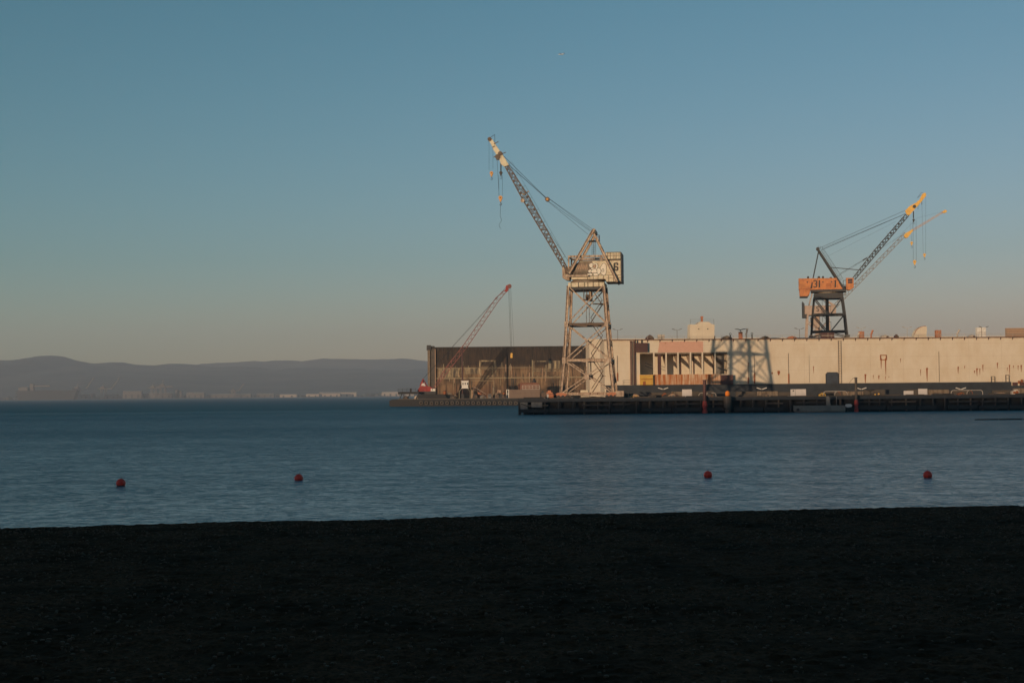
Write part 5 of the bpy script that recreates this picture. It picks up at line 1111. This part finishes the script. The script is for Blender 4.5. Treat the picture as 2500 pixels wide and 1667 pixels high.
for s in (-1, 1):
    for dy in (-1, 1): MB().beam((s * 1.85, dy, 0), (s * 1.85, dy, a[1] - 1.2), .09).build('leg', m_tanline, t); MB().beam((s * 1.85, dy, a[1] - 1.2), (s * 1.0, dy, a[1] - .1), .09).build('brace', m_tanline, t)
f = onb(1178, 4); t = thing('goalpost', f, 'wide thin goalpost of pipes standing right of the white stilted hut', 'goalpost'); a = f.L(1151, 929); b = f.L(1206, 929)
MB().path([(a.x, 0, 0), (a.x, 0, a.z), (b.x, 0, b.z), (b.x, 0, 0)], .11, 6).build('pipe', m_tanline, t); MB().beam((a.x + 1, 0, .4), (b.x - 2, .2, 3.0), .12).build('brace', m_lattice, t)
f = onb(1195.5, 1); t = thing('generator_box', f, 'small upright grey box at the barge edge under the pipe frame', 'box'); h = f.L(1195, 962).z; MB().box((-.62, 0, 0), (.62, 1.2, h)).build('body', m_grey, t, bevel=.05); MB().box((-.4, -.03, h * .5), (.4, -.002, h * .8)).build('vent', m_black, t)
f = onb(1278, 2.5); t = thing('site_container', f, 'brown grey container with a white framed end on the barge', 'container'); a = f.L(1243, 951); b = f.L(1318, 951); h = a.z
ct_ = MB().box((a.x, 0, 0), (b.x, 2.6, h)).build('body', paint('brown_container', (.20, .14, .10), (.15, .10, .075), amt=.2, size=2, seed=55), t)
m = MB(); k_ = int((b.x - a.x) / .45)
for k in range(k_): x = a.x + .1 + k * .45; m.box((x, -.05, .1), (x + .2, -.003, h - .1))
m.build('corrugation', bpy.data.materials['brown_container'], ct_)
wf = MB(); x0 = f.L(1236, 951).x; 
for z in (0, h * .5, h - .12): wf.box((x0, -.1, z), (a.x - .003, .1, z + .16))
for x in (x0, a.x - .3): wf.box((x, -.098, .16), (x + .25, .098, h))
wf.build('end_frame', m_white, t)
CH = h
f2 = Fr(f.o.x, f.o.y, f.o.z + CH + .002, 0); t = thing('guard_frame', f2, 'pale guard railing on top of the brown grey container', 'railing'); a = f2.L(1275, 941); b = f2.L(1317, 941)
m = MB()
for z in (.1, a.z * .55, a.z): m.beam((a.x, .1, z), (b.x, .1, z), .14)
for k in range(6): x = a.x + (b.x - a.x) * k / 5; m.beam((x, .1, 0), (x, .1, a.z), .14)
m.build('railing', m_pale, t)
f = onb(1291, 8); t = thing('rusty_tank', f, 'rust brown tank housing behind the container', 'tank'); a = f.L(1265, 934); b = f.L(1317, 934); MB().prism([(a.x, 0), (b.x, 0), (b.x, a.z - .6), (b.x - .8, a.z), (a.x + .8, a.z), (a.x, a.z - .6)], 0, 3).build('casing', m_tankrust, t, bevel=.05); MB().tube((a.x + 5.5, 1, a.z), (a.x + 5.5, 1, a.z + 1.4), .8, .3, n=10).build('hatch', m_black, t)
for px_, lb in ((1249.3, 'thin dark exhaust pole left of the container'), (1253.5, 'thin dark exhaust pole against the container')):
    f = onb(px_, 5); t = thing('exhaust_pole', f, lb, 'pole'); h = f.L(px_, 925).z; MB().tube((0, 0, 0), (0, 0, h), .14, n=7).build('pipe', m_black, t); MB().tube((0, 0, h), (0, 0, h + .2), .22, n=7).build('cap', m_black, t)
for i, (px_, w_, pyt, lb, mt) in enumerate(((1075, 18, 964, 'low black winch right of the red crane', m_black), (1105, 16, 966, 'coil of dark hose left of the stilted hut', m_ledge), (1112, 9, 962, 'small rusty pump left of the stilted hut', m_grime), (1160, 14, 961, 'dark pump engine right of the stilted hut', m_black), (1178, 18, 965, 'grey pipe bundle under the pipe frame', m_grey), (1212, 12, 958, 'brown boiler right of the grey box', m_grime), (1226, 16, 962, 'dark winch left of the white framed container end', m_black), (1325, 12, 953, 'dark machinery right of the container', m_black), (1016, 10, 966, 'pale float leaning under the raised platform', m_pale), (990, 14, 966, 'black windlass at the barge bow', m_black))):
    f = onb(px_, 1.5 + (i % 3)); h = max(.4, f.L(px_, pyt).z); W = w_ * .145 / 2; t = thing('barge_gear', f, lb, 'equipment')
    MB().prism([(-W, 0), (W, 0), (W * .9, h * .5), (W * .4, h * .9), (-W * .2, h), (-W * .7, h * .6)], -.7, .7).build('casing', mt, t, bevel=.05); MB().disc((W * .3, -.8, h * .4), h * .32, .16, 12).build('drum', m_lattice, t); MB().tube((-W * .5, 0, h * .5), (-W * .6, 0, h * 1.3), .1, n=6).build('pipe', m_lattice, t)

f = onb(1165, 3); t = thing('gangway', f, 'sloping gangway with handrail under the pipe goalpost on the barge', 'gangway'); a = f.L(1158, 951); b = f.L(1187, 968)
MB().beam((a.x, 0, a.z), (b.x, 0, max(.1, b.z)), .18, .8).build('walkway', m_lattice, t); MB().beam((a.x, -.4, a.z + .9), (b.x, -.4, max(.1, b.z) + .9), .09).build('handrail', m_pale, t); MB().box((a.x - .5, -.6, 0), (a.x, .6, a.z)).build('landing', m_grime, t)
for i, (px_, w_, h_, lb, mt) in enumerate(((1086, 7, 2.6, 'slim rusty drum left of the stilted hut', m_rust), (1097, 12, 1.8, 'brown crate beside the slim rusty drum', m_grime), (1153, 6, 3.4, 'upright tan cylinder right of the stilted hut', m_gtan), (1171, 9, 2.2, 'rust brown crate beneath the gangway', m_brick), (1205, 6, 3.6, 'upright dark cylinder right of the small grey box', m_grime), (1219, 8, 2.8, 'tan locker left of the white framed container end', m_gtan), (1231, 6, 1.9, 'rusty drum touching the white framed container end', m_rust))):
    f = onb(px_, 4 + i % 3); W = w_ * .14 / 2; t = thing('barge_stores', f, lb, 'stores')
    if i in (0, 2, 4, 6): MB().tube((0, 0, 0), (0, 0, h_), W, n=14).build('drum', mt, t); MB().tube((0, 0, h_), (0, 0, h_ + .2), W * 1.08, n=14).tube((0, 0, h_ * .5), (0, 0, h_ * .5 + .12), W * 1.06, n=14).build('hoop', m_black, t)
    else: MB().box((-W, -.6, 0), (W, .6, h_)).build('body', mt, t, bevel=.05); MB().box((-W - .05, -.65, h_), (W + .05, .65, h_ + .12)).build('lid', m_grey, t)
# ------------------------------------------------------------------ far shore
SY = 4520.0
def far(px, z=2.0, Y=SY): return Fr(GX(px, Y, z), Y, z, 0)
m_fw = paint('far_white', (.17, .14, .115), (.13, .11, .09), amt=.05, size=30, bump=0); m_fsun = paint('far_sunlit_white', (.55, .43, .32), (.45, .36, .27), amt=.05, size=30, bump=0); m_fd = paint('far_dark', (.012, .013, .014), amt=.05, size=30, bump=0)  # second material puts the sunlight on some sheds into a lighter colour
def port_crane(px, label, s=1.0, boom=True):
    f = far(px, 3); t = thing('container_crane', f, label, 'crane', 'gantry cranes on the far shore')
    for sx in (-1, 1):
        for sy in (-1, 1): MB().beam((sx * 9 * s, sy * 8, 0), (sx * 7 * s, sy * 8, 38 * s), 2.2).build('leg', m_fw, t)
    MB().box((-22 * s, -5, 36 * s), (34 * s, 5, 39.5 * s)).build('bridge_girder', m_fw, t); MB().box((-10 * s, -6, 39.5 * s), (4 * s, 6, 46 * s)).build('machinery_house', m_fw, t)
    MB().beam((-7 * s, 0, 39 * s), (2 * s, 0, 60 * s), 1.8).build('mast', m_fw, t)
    if boom: MB().beam((32 * s, 0, 39 * s), (62 * s, 0, 82 * s), 2.6).build('raised_boom', m_fw, t)
port_crane(190, 'faint gantry crane with raised boom, left of a similar pair on the far shore', .82)
port_crane(253, 'faint gantry crane with raised boom, right of a similar pair on the far shore', .82)
port_crane(375, 'faint gantry crane among the hazy ones left of the middle of the far shore', .85, False); port_crane(398, 'faint gantry crane close to the long pale sheds on the hazy shore', .95, False)
port_crane(570, 'small faint gantry crane with thin raised boom right of the hazy group', .55)
f = far(60, 0, 4380); t = thing('cargo_ship', f, 'dark hazy cargo ship with pale superstructure moored at the far left shore', 'ship')
a = f.L(38, 960).x; b = f.L(188, 960).x; hh = f.L(100, 953).z
MB().prism([(a + 10, -2), (b - 12, -2), (b, hh), (a, hh)], 0, 30).build('hull', m_fd, t); a2 = f.L(44, 945); b2 = f.L(66, 945); MB().box((a2.x, 4, hh), (b2.x, 26, a2.z)).build('superstructure', m_fw, t)
c2 = f.L(70, 941); d2 = f.L(120, 941); MB().box((c2.x, 6, f.L(70, 944).z), (d2.x, 12, c2.z)).build('deck_crane_boom', m_fw, t); MB().box((f.L(72, 0).x, 5, hh), (f.L(80, 0).x, 20, f.L(76, 937).z)).build('funnel', m_fw, t)
for i, (p0, p1, py, lb) in enumerate(((455, 498, 959, 'low pale shed left of the middle far shore'), (505, 612, 962.5, 'long faint shed below the small raised boom'), (625, 668, 961.5, 'faint long pale shed on the far shore'), (683, 724, 963, 'faint low pale shed before the bright buildings'), (747, 779, 962, 'bright low warehouse, left one of the bright group'), (779, 870, 958.5, 'long bright flat warehouse on the far shore'), (786, 830, 961, 'short bright shed in front of the long flat warehouse'), (932, 975, 957, 'bright warehouse just left of the barge bow'), (945, 1010, 960.5, 'bright lower warehouse behind the barge bow'), (300, 345, 955, 'faint blocky terminal building on the far shore'), (345, 420, 960, 'faint pale yard building under the hazy cranes'), (192, 215, 962, 'small faint pale shed beside the ship bow'), (255, 285, 962, 'small faint pale shed under the second raised boom'))):
    Yo = SY + (i % 3) * 26; f = far((p0 + p1) / 2, 2, Yo); t = thing('warehouse', f, lb, 'warehouse', 'sheds on the far shore'); w_ = (f.L(p1, py).x - f.L(p0, py).x) / 2; h = max(5, f.L(p0, py).z)
    MB().box((-w_, 0, -3), (w_, 22, h)).build('wall', m_fsun if 'bright' in lb else m_fw, t); MB().prismx([(-1, h), (23, h), (11, h + 2.2)], -w_, w_).build('roof', m_pale, t)
    m = MB()
    for k in range(max(2, int(w_ / 9))): x = -w_ + (k + .35) * 2 * w_ / max(2, int(w_ / 9)); m.box((x, -.3, -2), (x + 5, -.02, h * .55))
    m.build('loading_doors', m_fd, t)
for i, px_ in enumerate((432, 441, 327, 228, 303)):
    f = far(px_, 2, SY + 60); t = thing('silo', f, ('hazy round silo, right one of two close together', 'hazy round silo beside the low pale shed', 'hazy round silo on the blocky terminal', 'hazy round silo between the two raised booms', 'hazy short silo left of the blocky terminal')[i], 'silo', 'silos on the far shore'); MB().lathe([(0.01, 0), (7, 0), (7, 24 - 3 * i), (5, 27 - 3 * i), (.01, 28 - 3 * i)], n=16).build('tank', m_fw, t)
rr = random.Random(11)
m = MB()
tw = MB()
for k in range(900):
    x = rr.uniform(-1900, 2200); y = rr.uniform(4600, 5150); s = rr.uniform(5, 11); h = rr.uniform(6, 15)
    n_ = 6; vs = [(x, y, h)] + [(x + s * math.cos(a) * rr.uniform(.7, 1.2), y + s * math.sin(a), h * rr.uniform(.4, .8)) for a in [i * 6.283 / n_ for i in range(n_)]] + [(x + s * .8 * math.cos(a), y + s * .8 * math.sin(a), -1) for a in [i * 6.283 / n_ for i in range(n_)]]
    tw.add(vs, [(0, 1 + i, 1 + (i + 1) % n_) for i in range(n_)] + [(1 + i, 7 + i, 7 + (i + 1) % n_, 1 + (i + 1) % n_) for i in range(n_)])
tag(tw.build('treeline', M_HILL), 'hazy low belt of trees behind the far shore buildings', 'trees', kind='stuff')

# ------------------------------------------------------------------ aircraft
af = U(1370, 133, 1700); fa = Fr(af.x, af.y, af.z, 0); t = thing('airplane', fa, 'tiny pale airplane high in the blue sky', 'airplane'); t.rotation_euler = (0, R(2), R(-28)); t.scale = (.72, .72, .72)
MB().lathe([(.01, -5.6), (.35, -5.0), (.62, -3.2), (.65, 1), (.45, 3.5), (.12, 6.0), (.01, 6.1)], n=14).build('fuselage', m_white, t)
t.children[0].rotation_euler = (0, R(-90), 0)
MB().prism([(-1, -.1), (1.2, -.1), (1.0, .12), (-.8, .1)], -6.5, 0).build('wing', m_grey, t); MB().prism([(-1, -.1), (1.2, -.1), (1.0, .12), (-.8, .1)], 0.004, 6.5).build('wing', m_grey, t)
MB().prism([(4.4, 0), (5.8, 0), (6.2, 2.1), (5.5, 2.1)], -.1, .1).build('tail_fin', m_black, t); MB().prism([(4.9, .1), (5.9, .1), (5.8, .25), (5.0, .25)], -2.3, 2.3).build('tailplane', m_grey, t)

# ------------------------------------------------------------------ haze
hz = MB().box((-7200, -340, -4.2), (7200, 9700, 440)).build('haze', (lambda: None)() or bpy.data.materials.new('haze_air'))
hm = hz.data.materials[0]; hm.use_nodes = True; hn = hm.node_tree; hn.nodes.remove(hn.nodes['Principled BSDF'])
pv = hn.nodes.new('ShaderNodeVolumePrincipled'); pv.inputs['Color'].default_value = (.90, .93, 1.0, 1); pv.inputs['Density'].default_value = .00013; pv.inputs['Anisotropy'].default_value = 0.0
hn.links.new(pv.outputs[0], hn.nodes['Material Output'].inputs['Volume']); tag(hz, kind='stuff')
